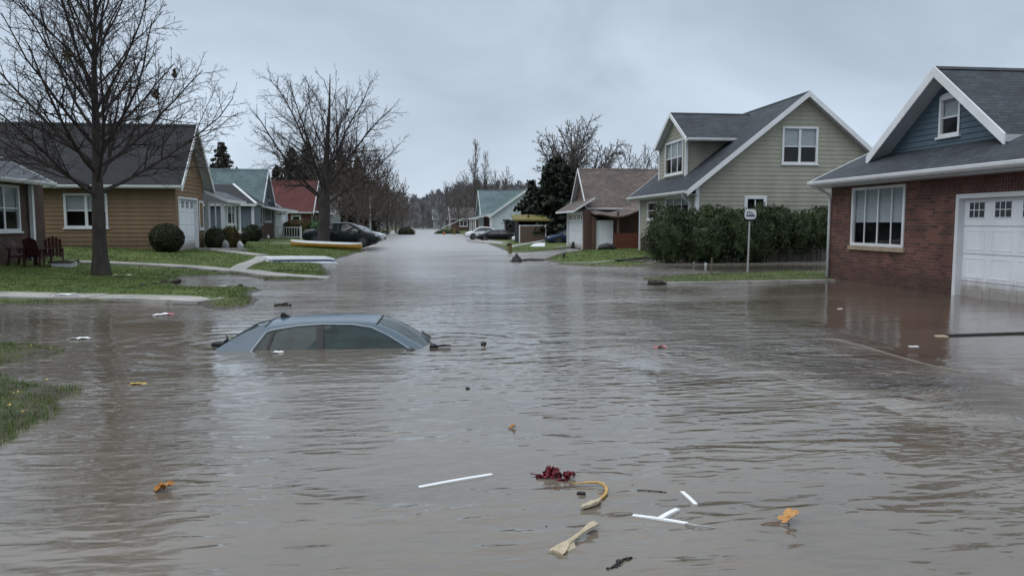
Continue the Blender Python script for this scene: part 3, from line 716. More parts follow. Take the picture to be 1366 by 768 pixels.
# ------------------------------------------------------------------ right: sage two storey house
YG = 34.0
xl = onY(929, 300, YG).x; pkg = onY(1080, 122, YG - .4); lg = onY(922, 250, YG - .4); rg = onY(1160, 195, YG - .4)
hg = thing('sage_house', 'sage green two storey house with front dormer behind the big hedge', 'house', (xl, YG, 0))
fy = planeY(YG, -1)
s_l = (pkg.z - lg.z) / (pkg.x - lg.x); s_r = (pkg.z - rg.z) / (rg.x - pkg.x); xr = 22.2; XE = xl - .62
zE = pkg.z - s_l * (pkg.x - XE); zR = pkg.z - s_r * (xr + .5 - pkg.x); YB = onX(838, 262, XE).y
zr_ = lambda x: (pkg.z - s_l * (pkg.x - x) if x < pkg.x else pkg.z - s_r * (x - pkg.x)) - .16
w1 = YW(YG, 1044, 1092, 169, 219); w2 = YW(YG, 993, 1023, 261, 288)
lap_wall('wall', hg, fy, [(xl, -.5), (xr, -.5), (xr, zr_(xr)), (pkg.x, zr_(pkg.x)), (xl, zr_(xl))], [w1, w2], M['sage'], .2, .020)
window(hg, fy, *w1, mull=((.5, .12),), rails=((.47, .05),), blind=.48, fw=.1)
window(hg, fy, *w2, mull=((.5, .06),), fw=.16, sill=False)
fx = planeX(xl, -1); zt = zr_(xl)
w3 = XW(xl, 864, 877, 269, 293); w4 = XW(xl, 888, 920, 262, 290)
lap_wall('wall', hg, fx, [(YG, .95), (YB - .5, .95), (YB - .5, zt), (YG, zt)], [w3, w4], M['sage'], .2, .020)
flat_wall('foundation', hg, planeX(xl, -1), [(YG, -.5), (YB - .5, -.5), (YB - .5, .95), (YG, .95)], [], M['brickbrown'])
window(hg, fx, *w3, rails=((.5, .05),), fw=.1); window(hg, fx, *w4, mull=((.33, .08), (.67, .08)), fw=.1, blind=.6)
shell(hg, 'sage', xl, xr, YG, YB - .5, -.5, 3.2, 'WS')
gable_roof(hg, 'Y', YG - .4, YB, XE, pkg.x, xr + .5, zE, pkg.z, zR, 'roofdkY', rk=.24, th=.16)
corner_board(hg, xl, YG, 0, zt, .17)
corner_board(hg, xl, YB - .5, 0, zt, .14)
s = MB(); s.box(XE + .03, xl - .03, YG - .35, YB - .05, zE - .18, zE - .155); s.build('soffit', M['trimgray'], hg)
downpipe(hg, [(XE, YG + .35, zE - .1), (XE + .1, YG + .38, zE - .3), (xl - .1, YG + .5, zE - .55), (xl - .08, YG + .55, .1)], .05)
# dormer
XD = xl + .55; fd = planeX(XD, -1)
dn, df = onX(915, 240, XD).y, onX(880, 240, XD).y
dpk = onX(894, 151, XD - .35); dl = onX(875, 194, XD - .35); dr = onX(916, 184, XD - .35)
dm = (dn + df) / 2; sd_ = (dpk.z - dr.z) / (dpk.y - dr.y)
zroof = lambda x: pkg.z - s_l * (pkg.x - x)
zd = lambda y: dpk.z - .14 - abs(y - dpk.y) * (dpk.z - dr.z) / abs(dpk.y - dr.y)
lap_wall('dormer_wall', hg, fd, [(dn, zroof(XD) - .15), (df, zroof(XD) - .15), (df, zd(df)), (dpk.y, zd(dpk.y)), (dn, zd(dn))], [XW(XD, 889, 911, 190, 231)], M['sage'], .2, .020)
zs = zd(dn); xs_ = XD + (zs - zroof(XD)) / s_l
lap_wall('dormer_wall', hg, planeY(dn, -1), [(XD, zroof(XD) - .1), (XD, zs), (xs_, zs)], [], M['sage'], .2, .020)
m2 = MB(); m2.face([(XD, df, zroof(XD) - .1), (XD, df, zs), (xs_, df, zs)]); m2.build('dormer_wall', M['sage'], hg)
window(hg, fd, *XW(XD, 888, 912, 188, 233), mull=((.33, .07), (.67, .07)), rails=((.5, .05),), blind=.5, fw=.11)
gable_roof(hg, 'X', XD - .35, pkg.x - .6, dr.y, dpk.y, 2 * dpk.y - dr.y, dr.z, dpk.z, dr.z, 'roofdkX', rk=.2, th=.13, rake=(True, False))
for yy in (dn, df): corner_board(hg, XD, yy, zroof(XD) - .1, zs, .13)

# ------------------------------------------------------------------ right: brown garage house with sagging lean-to
XR = 11.0
yn3 = onX(787, 278, XR).y; ybk = onX(757, 278, XR).y; pk3 = onX(771, 225, XR - .3)
h3 = thing('brown_house', 'brown gabled house with white garage door and sagging lean-to roof past the hedge', 'house', (XR, yn3, 0))
ze3 = onX(787, 277, XR - .3).z; yc3 = pk3.y; yf3 = 2 * yc3 - yn3; gz3 = ze3 + .0
gable_roof(h3, 'X', XR - .3, 22, yn3 - .3, yc3, yf3 + .3, ze3, pk3.z, ze3, 'roofbrX', rk=.2, th=.14, rake=(True, False))
f3 = planeX(XR, -1); zz = lambda y: pk3.z - .14 - abs(y - yc3) * (pk3.z - ze3) / (yc3 - yn3 + .3)
lap_wall('wall', h3, f3, [(yn3, 0), (yf3, 0), (yf3, zz(yf3)), (yc3, zz(yc3)), (yn3, zz(yn3))], [], M['brownsid'], .2, .03)
lap_wall('wall', h3, planeY(yn3, -1), [(XR, 0), (21.6, 0), (21.6, ze3 + .05), (XR, ze3 + .05)], [], M['brownsid'], .2, .03)
shell(h3, 'brownsid', XR, 21.6, yn3, yf3, 0, ze3, 'WS')
corner_board(h3, XR, yn3, 0, ze3, .2)
XP = 10.35; gd3 = XW(XP, 757, 777, 285, 329)
f4 = planeX(XP, -1)
garage_door(h3, f4, gd3[0], gd3[1], .05, gd3[3], 4, 4)
m2 = MB(); y0, y1 = gd3[0] - .5, gd3[1] + .2
for a, b_ in ((y0, gd3[0] - .11), (gd3[1] + .11, y1)): m2.box(XP, XR - .02, a, b_, 0, gd3[3] + .25)
m2.box(XP, XR - .02, gd3[0] - .11, gd3[1] + .11, gd3[3] + .11, gd3[3] + .25); m2.build('garage_wall', M['brownsid'], h3)
m2 = MB(); zp = gd3[3] + .28
slab(m2, [(XP - .75, y1 + .5, zp - .12), (XP - .75, y0 - .25, zp - .12), (XR + .02, y0 - .25, zp + .75), (XR + .02, y1 + .5, zp + .75)], .12)
m2.build('porch_roof', [M['roofbrY'], M['trim']], h3)
# lean-to on the camera side
YS = yn3 - 2.6
lt = MB(); n = 14; xa, xb = onY(793, 290, YS).x, onY(868, 290, YS).x
for i in range(n):
    u0, u1 = i / n, (i + 1) / n
    sag = lambda u: 2.35 - .30 * math.sin(math.pi * min(1, u * 1.15)) ** 2 + .35 * u
    slab(lt, [(xa + (xb - xa) * u0, YS - .3, sag(u0)), (xa + (xb - xa) * u1, YS - .3, sag(u1)), (xa + (xb - xa) * u1, yn3 - .03, sag(u1) + .35), (xa + (xb - xa) * u0, yn3 - .03, sag(u0) + .35)], .09)
lt.build('lean_to_roof', [M['roofbrX'], M['brownpanel']], h3)
dW = YW(YS + .6, 798, 818, 296, 330); fS = planeY(YS + .6, -1)
m2 = MB(); m2.pbox(fS, dW[0], dW[1], .12, dW[3], -.06, 0)
for r in range(3):
    a, c = .12 + (dW[3] - .12) * r / 3, .12 + (dW[3] - .12) * (r + 1) / 3
    m2.pbox(fS, dW[0] + .1, dW[1] - .1, a + .1, c - .1, 0, .015)
dd = m2.build('side_door', M['doorwhite'], h3)
t = MB(); t.pbox(fS, dW[0] - .12, dW[0] - .003, .1, dW[3] + .08, -.08, .03); t.pbox(fS, dW[0], dW[1], dW[3] + .004, dW[3] + .1, -.08, .03); t.build('door_frame', M['trim'], dd)
m2 = MB(); m2.box(dW[1] + .01, xb, YS + 1.6, YS + 1.7, .1, 2.4); m2.build('lean_to_wall', M['brownsid'], h3)
m2 = MB(); m2.box(xa, dW[0] - .15, YS + .5, YS + .6, .1, 2.15); m2.build('lean_to_wall', M['brownsid'], h3)
for x in (dW[1] + .15, xb - .2):
    m2 = MB(); m2.box(x - .06, x + .06, YS - .1, YS + .02, .08, 2.5); m2.build('post', M['brownpanel'], h3)
fw_ = YW(YS - .2, 819, 868, 311, 332)
fe = thing('board_fence', 'low red brown board fence in front of the dark lean-to', 'fence', (fw_[0], YS - .2, .1))
m2 = MB(); x = fw_[0]
while x < fw_[1]:
    m2.box(x, x + .145, YS - .2, YS - .175, .1 - .1 * R.random(), fw_[3] + R.uniform(-.02, .02)); x += .155
m2.build('boards', M['fence'], fe)
m2 = MB(); m2.box(fw_[0], fw_[1], YS - .17, YS - .12, .35, .43); m2.box(fw_[0], fw_[1], YS - .17, YS - .12, .85, .93); m2.build('rail', M['fence'], fe)
ss = YW(YS - .6, 787, 800, 276, 290)
downpipe(h3, [(XR - .15, yn3 - .38, ze3 - .05), (XR - .05, yn3 - .4, ze3 - .4), (XR + .35, yn3 - .4, ze3 - .85)], .06)

# ------------------------------------------------------------------ right: brown panel screen, olive shed, bin
YQ = 62.0
pr = YW(YQ, 693, 728, 300, 323)
sc_ = thing('panel_screen', 'plain brown panel screen with white posts left of the dark evergreen', 'fence', (pr[0], YQ, .2))
m2 = MB(); m2.box(pr[0] + .06, pr[1] - .06, YQ - .03, YQ + .03, .15, pr[3] - .08); m2.build('panel', M['brownpanel'], sc_)
m2 = MB(); m2.box(pr[0] + .06, pr[1] - .06, YQ - .05, YQ + .05, pr[3] - .08, pr[3] - .02); m2.build('cap_rail', M['trim'], sc_)
for x in (pr[0], pr[1]):
    m2 = MB(); m2.box(x - .045, x + .045, YQ - .07, YQ + .07, .1, pr[3]); m2.build('post', M['trim'], sc_)
YH = 63.2; q = YW(YH, 690, 727, 290, 321)
sh = thing('garden_shed', 'dark open shed with olive yellow roof behind the brown panel screen', 'shed', (q[0], YH, .2))
m2 = MB(); slab(m2, [(q[0] - .3, YH - .7, q[3] - .18), (q[1] + .3, YH - .7, q[3] - .18), (q[1] + .3, YH + 2, q[3] + .25), (q[0] - .3, YH + 2, q[3] + .25)], .14); m2.build('roof', [M['olive'], M['olive']], sh)
m2 = MB(); m2.box(q[0], q[1], YH + 1.7, YH + 1.8, .1, q[3] - .05); m2.box(q[0], q[0] + .1, YH - .5, YH + 1.7, .1, q[3] - .2); m2.box(q[1] - .1, q[1], YH - .5, YH + 1.7, .1, q[3] - .2); m2.build('wall', M['dark'], sh)
YI = 79.; q = YW(YI, 675, 694, 294, 312)
bn = thing('dumpster', 'black lidded dumpster between the white house and the brown screen', 'dumpster', (q[0], YI, .1))
m2 = MB(); m2.prism([(q[0], .25), (q[1], .25), (q[1] + .05, q[3] - .2), (q[0] - .05, q[3] - .2)], lambda u, v, d: Vector((u, YI + d, v)), 0, 1.2); m2.build('bin_body', M['navyblack'] if 'navyblack' in M else M['black'], bn, bevel=.03)
m2 = MB(); slab(m2, [(q[0] - .1, YI - .08, q[3] - .1), (q[1] + .1, YI - .08, q[3] - .1), (q[1] + .1, YI + 1.25, q[3] + .12), (q[0] - .1, YI + 1.25, q[3] + .12)], .08); m2.build('lid', M['black'], bn)
for x in (q[0] + .15, q[1] - .15):
    m2 = MB(); m2.lathe([(.1, -.03), (.1, .03)], (0, 0, 0), 10); m2.v = [(x + v[2], YI + .1 + v[0], .2 + v[1]) for v in m2.v]; m2.build('wheel', M['rubber'], bn)

# ------------------------------------------------------------------ right: white house with green roof
Y4 = 95.0
x4 = onY(655, 288, Y4).x; p4 = onY(703, 252, Y4 - .4); e4 = onY(652, 288, Y4 - .4); s4 = (p4.z - e4.z) / (p4.x - e4.x)
h4 = thing('white_house', 'white sided house with green roof down the right side of the street', 'house', (x4, Y4, .1))
xr4 = 2 * p4.x - x4; z4 = lambda x: p4.z - .16 - abs(x - p4.x) * s4
lap_wall('wall', h4, planeY(Y4, -1), [(x4, 0), (xr4, 0), (xr4, z4(xr4)), (p4.x, z4(p4.x)), (x4, z4(x4))], [], M['whitesid'], .25, .04)
shell(h4, 'whitesid', x4, xr4, Y4, 108, 0, z4(x4), 'S')
gable_roof(h4, 'Y', Y4 - .4, 103, e4.x, p4.x, 2 * p4.x - e4.x, e4.z, p4.z, e4.z, 'rooftealY', rk=.3, rake=(True, False))
xw4 = 7.8; zE4 = 3.0
gable_roof(h4, 'X', xw4 - .4, p4.x + 4, 97.6, 102.5, 107.4, zE4, p4.z + .12, zE4, 'rooftealX', rk=.3, gutter=(True, True))
zz4 = lambda y: p4.z - .05 - abs(y - 102.5) * (p4.z + .12 - zE4) / 4.9
lap_wall('gable_wall', h4, planeX(xw4, -1), [(98, 0), (107, 0), (107, zz4(107)), (102.5, zz4(102.5)), (98, zz4(98))], [], M['whitesid'], .25, .04)
m2 = MB(); m2.box(xw4, x4, 98, 98.1, 0, 3); m2.build('wall', M['brownsid'], h4)
m2 = MB(); slab(m2, [(6.3, 107, 2.45), (6.3, 95, 2.45), (8.6, 95, 3.0), (8.6, 107, 3.0)], .16); m2.build('porch_roof', [M['rooftealY'], M['trim']], h4)
for y in (95.3, 99, 103, 106.6):
    m2 = MB(); m2.box(6.45, 6.6, y - .08, y + .08, 0, 2.4); m2.build('porch_post', M['trim'], h4)
q = YW(Y4, 658, 664, 291, 308); window(h4, planeY(Y4, -1), q[0], q[1], max(.4, q[2]), q[3], rails=((.5, .06),))
corner_board(h4, x4, Y4, 0, z4(x4), .3)

# ------------------------------------------------------------------ left: brick house at the frame edge
XL = -13.8
yL = onX(60, 300, XL).y
h5 = thing('brown_brick_house', 'brown brick house with white framed window at the left edge behind the red chairs', 'house', (XL, yL, .5))
f5 = planeX(XL, 1); w5 = XW(XL, -12, 24, 246, 309)
X5 = XL + .65; Z5 = onX(0, 236, X5).z; YE5 = onX(72, 243, X5).y
flat_wall('wall', h5, f5, [(14, 0), (yL, 0), (yL, Z5 + .1), (14, Z5 + .1)], [w5], M['brickbrown'])
window(h5, f5, *w5, mull=((.45, .09),), rails=((.5, .05),), blind=.45, fw=.09)
shell(h5, 'brickbrown', -24, XL, 14, yL, 0, Z5, 'E')
gable_roof(h5, 'Y', 13.6, YE5, X5, -19, -24.6, Z5, Z5 + .52 * (X5 + 19), Z5, 'roofgrY', rk=.2)
q = XW(XL, 35, 42, 250, 312)
m2 = MB(); m2.box(XL + .05, XL + .17, q[0], q[0] + .14, h1(XL + .1, q[0]), Z5 - .12); m2.build('porch_post', M['trim'], h5)

# ------------------------------------------------------------------ left: tan house behind the big tree
Y6 = 36.0; X6 = onY(236, 330, 36.0).x
h6 = thing('tan_house', 'tan clapboard house with steep dark roof and white garage door behind the big bare tree', 'house', (X6, Y6, .5))
zE6 = onY(150, 247, Y6 - .5).z; pk6 = onX(261, 167, X6 + .4); zg6 = zE6
yc6 = pk6.y; yf6 = 2 * yc6 - Y6
f6 = planeY(Y6, -1); w6 = YW(Y6, 84, 143, 258, 304)
lap_wall('wall', h6, f6, [(-27, .3), (X6, .3), (X6, zE6 + .1), (-27, zE6 + .1)], [w6], M['tan'], .19, .028)
window(h6, f6, *w6, mull=((.5, .13),), rails=((.5, .05),), blind=.5, fw=.1)
gable_roof(h6, 'X', -27.4, X6 + .45, Y6 - .5, yc6, yf6 + .5, zE6, pk6.z, zE6, 'roofblkX', rk=.26)
f7 = planeX(X6, 1); zz6 = lambda y: pk6.z - .14 - abs(y - yc6) * (pk6.z - zE6) / (yc6 - Y6 + .5)
g6 = XW(X6, 235, 263, 266, 329); d6 = XW(X6, 264.5, 270.5, 268, 306)
lap_wall('wall', h6, f7, [(Y6, .3), (yf6, .3), (yf6, zz6(yf6)), (yc6, zz6(yc6)), (Y6, zz6(Y6))], [(g6[0] + .25, g6[1], .3, g6[3] + .1)], M['tan'], .19, .028)
garage_door(h6, f7, g6[0] + .3, g6[1] - .1, .45, g6[3], 4, 4, case=.1)
window(h6, f7, d6[0], d6[1], d6[2], d6[3], fw=.1, back=False)
shell(h6, 'tan', -27, X6, Y6, yf6, .2, zE6, 'ES')
corner_board(h6, X6, Y6, .3, zE6, .07, mat='tan')
# glazed porch
YP0, YP1, XP1 = 40.9, 44.6, -10.4
zp6 = onY(295, 266, YP0).z
m2 = MB(); slab(m2, [(X6, YP0 - .3, zp6 + .5), (XP1 + .3, YP0 - .3, zp6), (XP1 + .3, YP1 + .3, zp6), (X6, YP1 + .3, zp6 + .5)], .16)
m2.build('porch_roof', [M['roofgrY'], M['trim']], h6)
m2 = MB(); m2.box(X6, XP1, YP0, YP0 + .08, .3, 1.25); m2.box(XP1 - .08, XP1, YP0, YP1, .3, 1.25); m2.build('porch_wall', M['tan'], h6)
fpy, fpx = planeY(YP0, -1), planeX(XP1, 1)
window(h6, fpy, X6 + .1, XP1 - .04, 1.25, zp6 - .16, mull=((.5, .07),), fw=.09, back=False)
window(h6, fpx, YP0 + .05, YP1 - .05, 1.25, zp6 - .16, mull=((.25, .07), (.5, .07), (.75, .07)), fw=.09, back=False)
corner_board(h6, X6 + .04, YP0 - .1, .3, zp6, .14, 'porch_post', 'palesid')

# ------------------------------------------------------------------ left: gray house with teal roof
X7 = -12.6; Y7 = 57.0
h7 = thing('gray_house', 'gray clapboard house with teal roof and dark front wing past the tan house', 'house', (X7, Y7, .5))
YA7 = 59.9; pk7 = onX(358, 226, X7 + .4); zE7 = onY(336, 271, Y7 - .4).z; yc7 = pk7.y; yf7 = 2 * yc7 - YA7; yg7 = 68.4
gable_roof(h7, 'X', -26, X7 + .4, YA7 - .4, yc7, yf7 + .4, zE7, pk7.z, zE7, 'rooftealX', rk=.26)
zz7 = lambda y: pk7.z - .14 - abs(y - yc7) * (pk7.z - zE7) / (yc7 - YA7 + .4)
lap_wall('wall', h7, planeY(Y7, -1), [(-25.6, .3), (X7, .3), (X7, zE7), (-25.6, zE7)], [], M['graysid'], .2, .03)
f8 = planeX(X7, 1); wA = XW(X7, 338.5, 350, 273, 299); wB = XW(X7, 352, 361.5, 275, 296); gA = XW(X7, 364, 380, 280, 312)
lap_wall('wall', h7, f8, [(YA7, .3), (yf7, .3), (yf7, zz7(yf7)), (yc7, zz7(yc7)), (YA7, zz7(YA7))], [h for h in (wA, wB) if h[1] < yf7], M['graysid'], .2, .03)
window(h7, f8, *wA, mull=((.5, .1),), fw=.14, blind=.3); window(h7, f8, *wB, mull=((.5, .1),), fw=.08)
flat_wall('brick_apron', h7, planeX(X7 + .06, 1), [(wA[0], .3), (gA[0] - .15, .3), (gA[0] - .15, wB[2] - .08), (wA[0], wB[2] - .08)], [], M['brickbrown'])
garage_door(h7, planeX(X7 + .2, 1), gA[0], gA[1], .4, gA[3], 4, 4)
shell(h7, 'graysid', -25.6, X7, Y7, yg7, .2, zE7 - .1, 'ES')
lap_wall('wall', h7, planeX(X7 - .02, 1), [(Y7, .3), (YA7, .3), (YA7, zE7), (Y7, zE7)], [], M['graysid'], .2, .03)
lap_wall('wall', h7, planeX(X7 - .02, 1), [(yf7, .3), (yg7, .3), (yg7, zE7), (yf7, zE7)], [], M['graysid'], .2, .03)
m2 = MB(); slab(m2, [(-25.8, yf7 - .6, zE7 + .5), (X7 + .1, yf7 - .6, zE7 + .5), (X7 + .1, yg7 + .4, zE7), (-25.8, yg7 + .4, zE7)], .14); m2.build('rear_roof', [M['rooftealX'], M['trim']], h7)
m2 = MB(); slab(m2, [(X7 - .02, Y7 + 3, zE7 - .02), (X7 + 1.5, Y7 + 3, zE7 - .34), (X7 + 1.5, yg7 + .6, zE7 - .34), (X7 - .02, yg7 + .6, zE7 - .02)], .14); m2.build('porch_roof', [M['roofgrY'], M['trim']], h7)
# dark front wing
YW7 = 54.4; xwr = onY(337, 280, YW7).x; zw = onY(320, 272, YW7 - .4).z
w8 = YW(YW7, 300, 314, 275, 300)
lap_wall('wing_wall', h7, planeY(YW7, -1), [(-21, .3), (xwr, .3), (xwr, zw), (-21, zw)], [w8], M['graysid'], .2, .03)
window(h7, planeY(YW7, -1), *w8, fw=.12, blind=.6)
m2 = MB(); m2.face([(xwr, YW7, .3), (xwr, Y7, .3), (xwr, Y7, zw), (xwr, YW7, zw)]); m2.build('wing_wall', M['graysid'], h7)
corner_board(h7, xwr, YW7, .3, zw, .16)
tp = onY(300, 246, Y7 + .7); rr = xwr + .35
m2 = MB(); slab(m2, [(-21.4, YW7 - .4, zw), (rr, YW7 - .4, zw), (tp.x + .6, Y7 + .7, tp.z), (-21.4, Y7 + .7, tp.z)], .14)
m2.face([(rr, YW7 - .4, zw), (rr, Y7 + .7, zw), (tp.x + .6, Y7 + .7, tp.z)]); r8 = m2.build('wing_roof', [M['roofblkX'], M['trim']], h7)
m2 = MB(); m2.bar((rr, YW7 - .4, zw + .03), (tp.x + .6, Y7 + .7, tp.z + .03), .16, .06); m2.build('hip_flashing', M['trim'], r8)

# ------------------------------------------------------------------ left: red roofed house, and the cottage after it
X8 = -11.5; Y8 = 78.8
h8 = thing('red_roof_house', 'rust brown house with dull red roof and white porch posts behind the parked sedan', 'house', (X8, Y8, .5))
yc8 = 82.6; yf8 = 86.4; zr8 = onY(400, 241, yc8).z; zE8 = onY(386, 283, Y8 - .5).z
gable_roof(h8, 'X', -26, X8 + .4, Y8 - .5, yc8, yf8 + .5, zE8, zr8, zE8, 'roofredX', rk=.3)
zz8 = lambda y: zr8 - .14 - abs(y - yc8) * (zr8 - zE8) / (yc8 - Y8 + .5)
f9 = planeX(X8, 1); wins = [(79.4, 80.6, 1.4, 2.6), (81.9, 83.1, 1.4, 2.6), (84.4, 85.6, 1.4, 2.6)]
lap_wall('wall', h8, f9, [(Y8, .3), (yf8, .3), (yf8, zz8(yf8)), (yc8, zz8(yc8)), (Y8, zz8(Y8))], wins, M['redsid'], .22, .03)
for w in wins: window(h8, f9, *w, fw=.18)
shell(h8, 'redsid', -25.6, X8, Y8, yf8, .2, zE8, 'ES')
wq = [(X8 - 1.9, X8 - .9, 1.2, 2.6), (X8 - 4.2, X8 - 3.0, 1.2, 2.6)]
lap_wall('wall', h8, planeY(Y8, -1), [(-25.6, .2), (X8, .2), (X8, zE8), (-25.6, zE8)], wq, M['redsid'], .22, .03)
for w in wq: window(h8, planeY(Y8, -1), *w, fw=.18)
for y in (79.2, 81.5, 83.9, 86.2):
    m2 = MB(); m2.box(X8 + 1.1, X8 + 1.3, y - .1, y + .1, .25, 2.75); m2.build('porch_post', M['trim'], h8)
m2 = MB(); slab(m2, [(X8 - .02, Y8, 3.1), (X8 + 1.6, Y8, 2.85), (X8 + 1.6, yf8, 2.85), (X8 - .02, yf8, 3.1)], .14); m2.build('porch_roof', [M['roofgrY'], M['trim']], h8)

def cottage(label, name, X, Y, side, w, d, ze, zr, wall, roof, garage=False, wy=()):
    """small gabled house; ridge runs back from the street, front on x = X"""
    s = side; o = thing(name, label, 'house', (X, Y, 0))
    g0 = h1(X + s, Y + w / 2) - .3
    gable_roof(o, 'X', *sorted((X - s * .4, X + s * d)), Y - .4, Y + w / 2, Y + w + .4, ze, zr, ze, roof, rk=.3, rake=(s > 0, s < 0))
    zf = lambda y: zr - .14 - abs(y - Y - w / 2) * (zr - ze) / (w / 2 + .4)
    lap_wall('wall', o, planeX(X, -s), [(Y, g0), (Y + w, g0), (Y + w, zf(Y + w)), (Y + w / 2, zf(Y + w / 2)), (Y, zf(Y))], [], M[wall], .25, .03)
    a, b = sorted((X, X + s * d)); shell(o, wall, a, b, Y, Y + w, g0, ze, 'W' if s > 0 else 'E')
    f = planeX(X - s * .13, -s)
    if garage: garage_door(o, f, Y + w * .12, Y + w * .6, g0 + .3, g0 + 2.5, 4, 4, lights=False)
    window(o, f, Y + w * .66, Y + w * .9, g0 + 1.2, g0 + 2.4, mull=((.5, .1),), fw=.13, back=False)
    fy_ = planeY(Y - .13, -1); c0 = X + s * 1.5; a, b = sorted((c0, c0 + s * 1.6))
    window(o, fy_, a, b, g0 + 1.2, g0 + 2.4, mull=((.5, .1),), fw=.13, back=False)
    return o
M['hazewall'] = m_siding('distant_pale_siding', (.27, .30, .32), .2)  # far houses: aerial haze mixed into wall and roof colours
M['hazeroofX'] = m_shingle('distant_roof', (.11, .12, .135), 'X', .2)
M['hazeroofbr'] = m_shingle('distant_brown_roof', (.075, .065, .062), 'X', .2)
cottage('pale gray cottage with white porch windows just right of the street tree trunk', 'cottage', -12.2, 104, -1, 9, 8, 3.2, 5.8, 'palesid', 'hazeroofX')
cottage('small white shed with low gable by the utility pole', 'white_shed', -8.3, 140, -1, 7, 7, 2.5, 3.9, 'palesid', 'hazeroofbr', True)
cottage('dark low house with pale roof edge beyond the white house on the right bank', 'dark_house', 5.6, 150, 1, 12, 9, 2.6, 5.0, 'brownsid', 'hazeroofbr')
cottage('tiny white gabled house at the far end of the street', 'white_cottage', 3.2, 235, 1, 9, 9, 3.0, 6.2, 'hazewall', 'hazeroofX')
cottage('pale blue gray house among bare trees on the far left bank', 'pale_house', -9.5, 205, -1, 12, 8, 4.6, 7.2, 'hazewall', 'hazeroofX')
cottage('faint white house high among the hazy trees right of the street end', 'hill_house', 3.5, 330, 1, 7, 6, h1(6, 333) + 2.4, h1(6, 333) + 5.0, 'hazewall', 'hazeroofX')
# ------------------------------------------------------------------ bare trees
def rot_about(v, axis, a): return Matrix.Rotation(a, 3, axis) @ v
class Tree:
    """tapered trunk, limbs, branches and twigs grown recursively; trunk and crown are two meshes"""
    def __init__(s, seed): s.r = random.Random(seed); s.trunk = MB(); s.crown = MB(); s.tips = []
    def limb(s, p, d, L, r0, r1, nseg, wob, lift, sides, mb):
        pts = [p.copy()]; d = d.normalized()
        for i in range(nseg):
            d = (d + Vector((s.r.gauss(0, wob), s.r.gauss(0, wob), s.r.gauss(0, wob))) + UP * lift).normalized()
            pts.append(pts[-1] + d * (L / nseg))
        rad = [r0 + (r1 - r0) * (i / nseg) ** .8 for i in range(nseg + 1)]
        mb.tube(pts, rad, sides, cap=False); return pts, rad
    def along(s, pts, t):
        k = (len(pts) - 1) * t; i = min(int(k), len(pts) - 2); f = k - i
        return pts[i].lerp(pts[i + 1], f), (pts[i + 1] - pts[i]).normalized()
    def side(s, d, ang, az):
        a = d.cross(UP if abs(d.z) < .95 else Vector((1, 0, 0))).normalized(); a = rot_about(a, d, az)
        return rot_about(d, a, ang)
    def branch(s, p, d, L, r, lvl, spec):
        sp = spec[lvl]; last = lvl == len(spec) - 1
        pts, rad = s.limb(p, d, L, r, max(r * .22, sp['rmin']), sp['seg'], sp['wob'], sp['lift'], sp['sides'], s.crown)
        if last: s.tips.append(pts[-1]); return
        n = max(1, int(L * sp['dens'] + s.r.random())); az = s.r.uniform(0, 6.28)
        for i in range(n):
            t = sp['t0'] + (1 - sp['t0']) * (i + s.r.random()) / n; q, dd = s.along(pts, min(t, .99)); az += 2.4 + s.r.uniform(-.5, .5)
            l2 = L * sp['ratio'] * (1.12 - t * .75) * s.r.uniform(.6, 1.25)
            rr = max(min(r * (1 - t * .75) * .55, l2 * .022), spec[lvl + 1]['rmin'])
            s.branch(q, s.side(dd, math.radians(s.r.uniform(*sp['ang'])), az), l2, rr, lvl + 1, spec)
    def build(s, name, label, loc, group=None, bark='bark', twig='twig', rz=0, leaves=None):
        t = thing(name, label, 'tree', (0, 0, 0), 0, group)
        s.trunk.build('trunk', M[bark], t, smooth=True); s.crown.build('crown', M[twig], t, smooth=True)
        t.location = loc; t.rotation_euler.z = rz; return t
def spec(k, rm, sides=(5, 4, 3, 3), lift=(.05, .05, .03, .02), dens=(3.2, 6.0, 6.5)):
    L = [dict(seg=7, wob=.07, lift=lift[0], sides=sides[0], dens=dens[0], t0=.16, ratio=.44, ang=(26, 52), rmin=rm * 2.0),
         dict(seg=5, wob=.10, lift=lift[1], sides=sides[1], dens=dens[1], t0=.14, ratio=.42, ang=(25, 55), rmin=rm * 1.3),
         dict(seg=3, wob=.12, lift=lift[2], sides=sides[2], dens=dens[2], t0=.15, ratio=.5, ang=(25, 55), rmin=rm),
         dict(seg=2, wob=.14, lift=lift[3], sides=sides[3], dens=0, t0=.2, ratio=.5, ang=(25, 55), rmin=rm)]
    return L[:k]
def root_flare(mb, pts, rad, n=14, seed=0):
    mb.tube(pts, rad, n, cap=True)

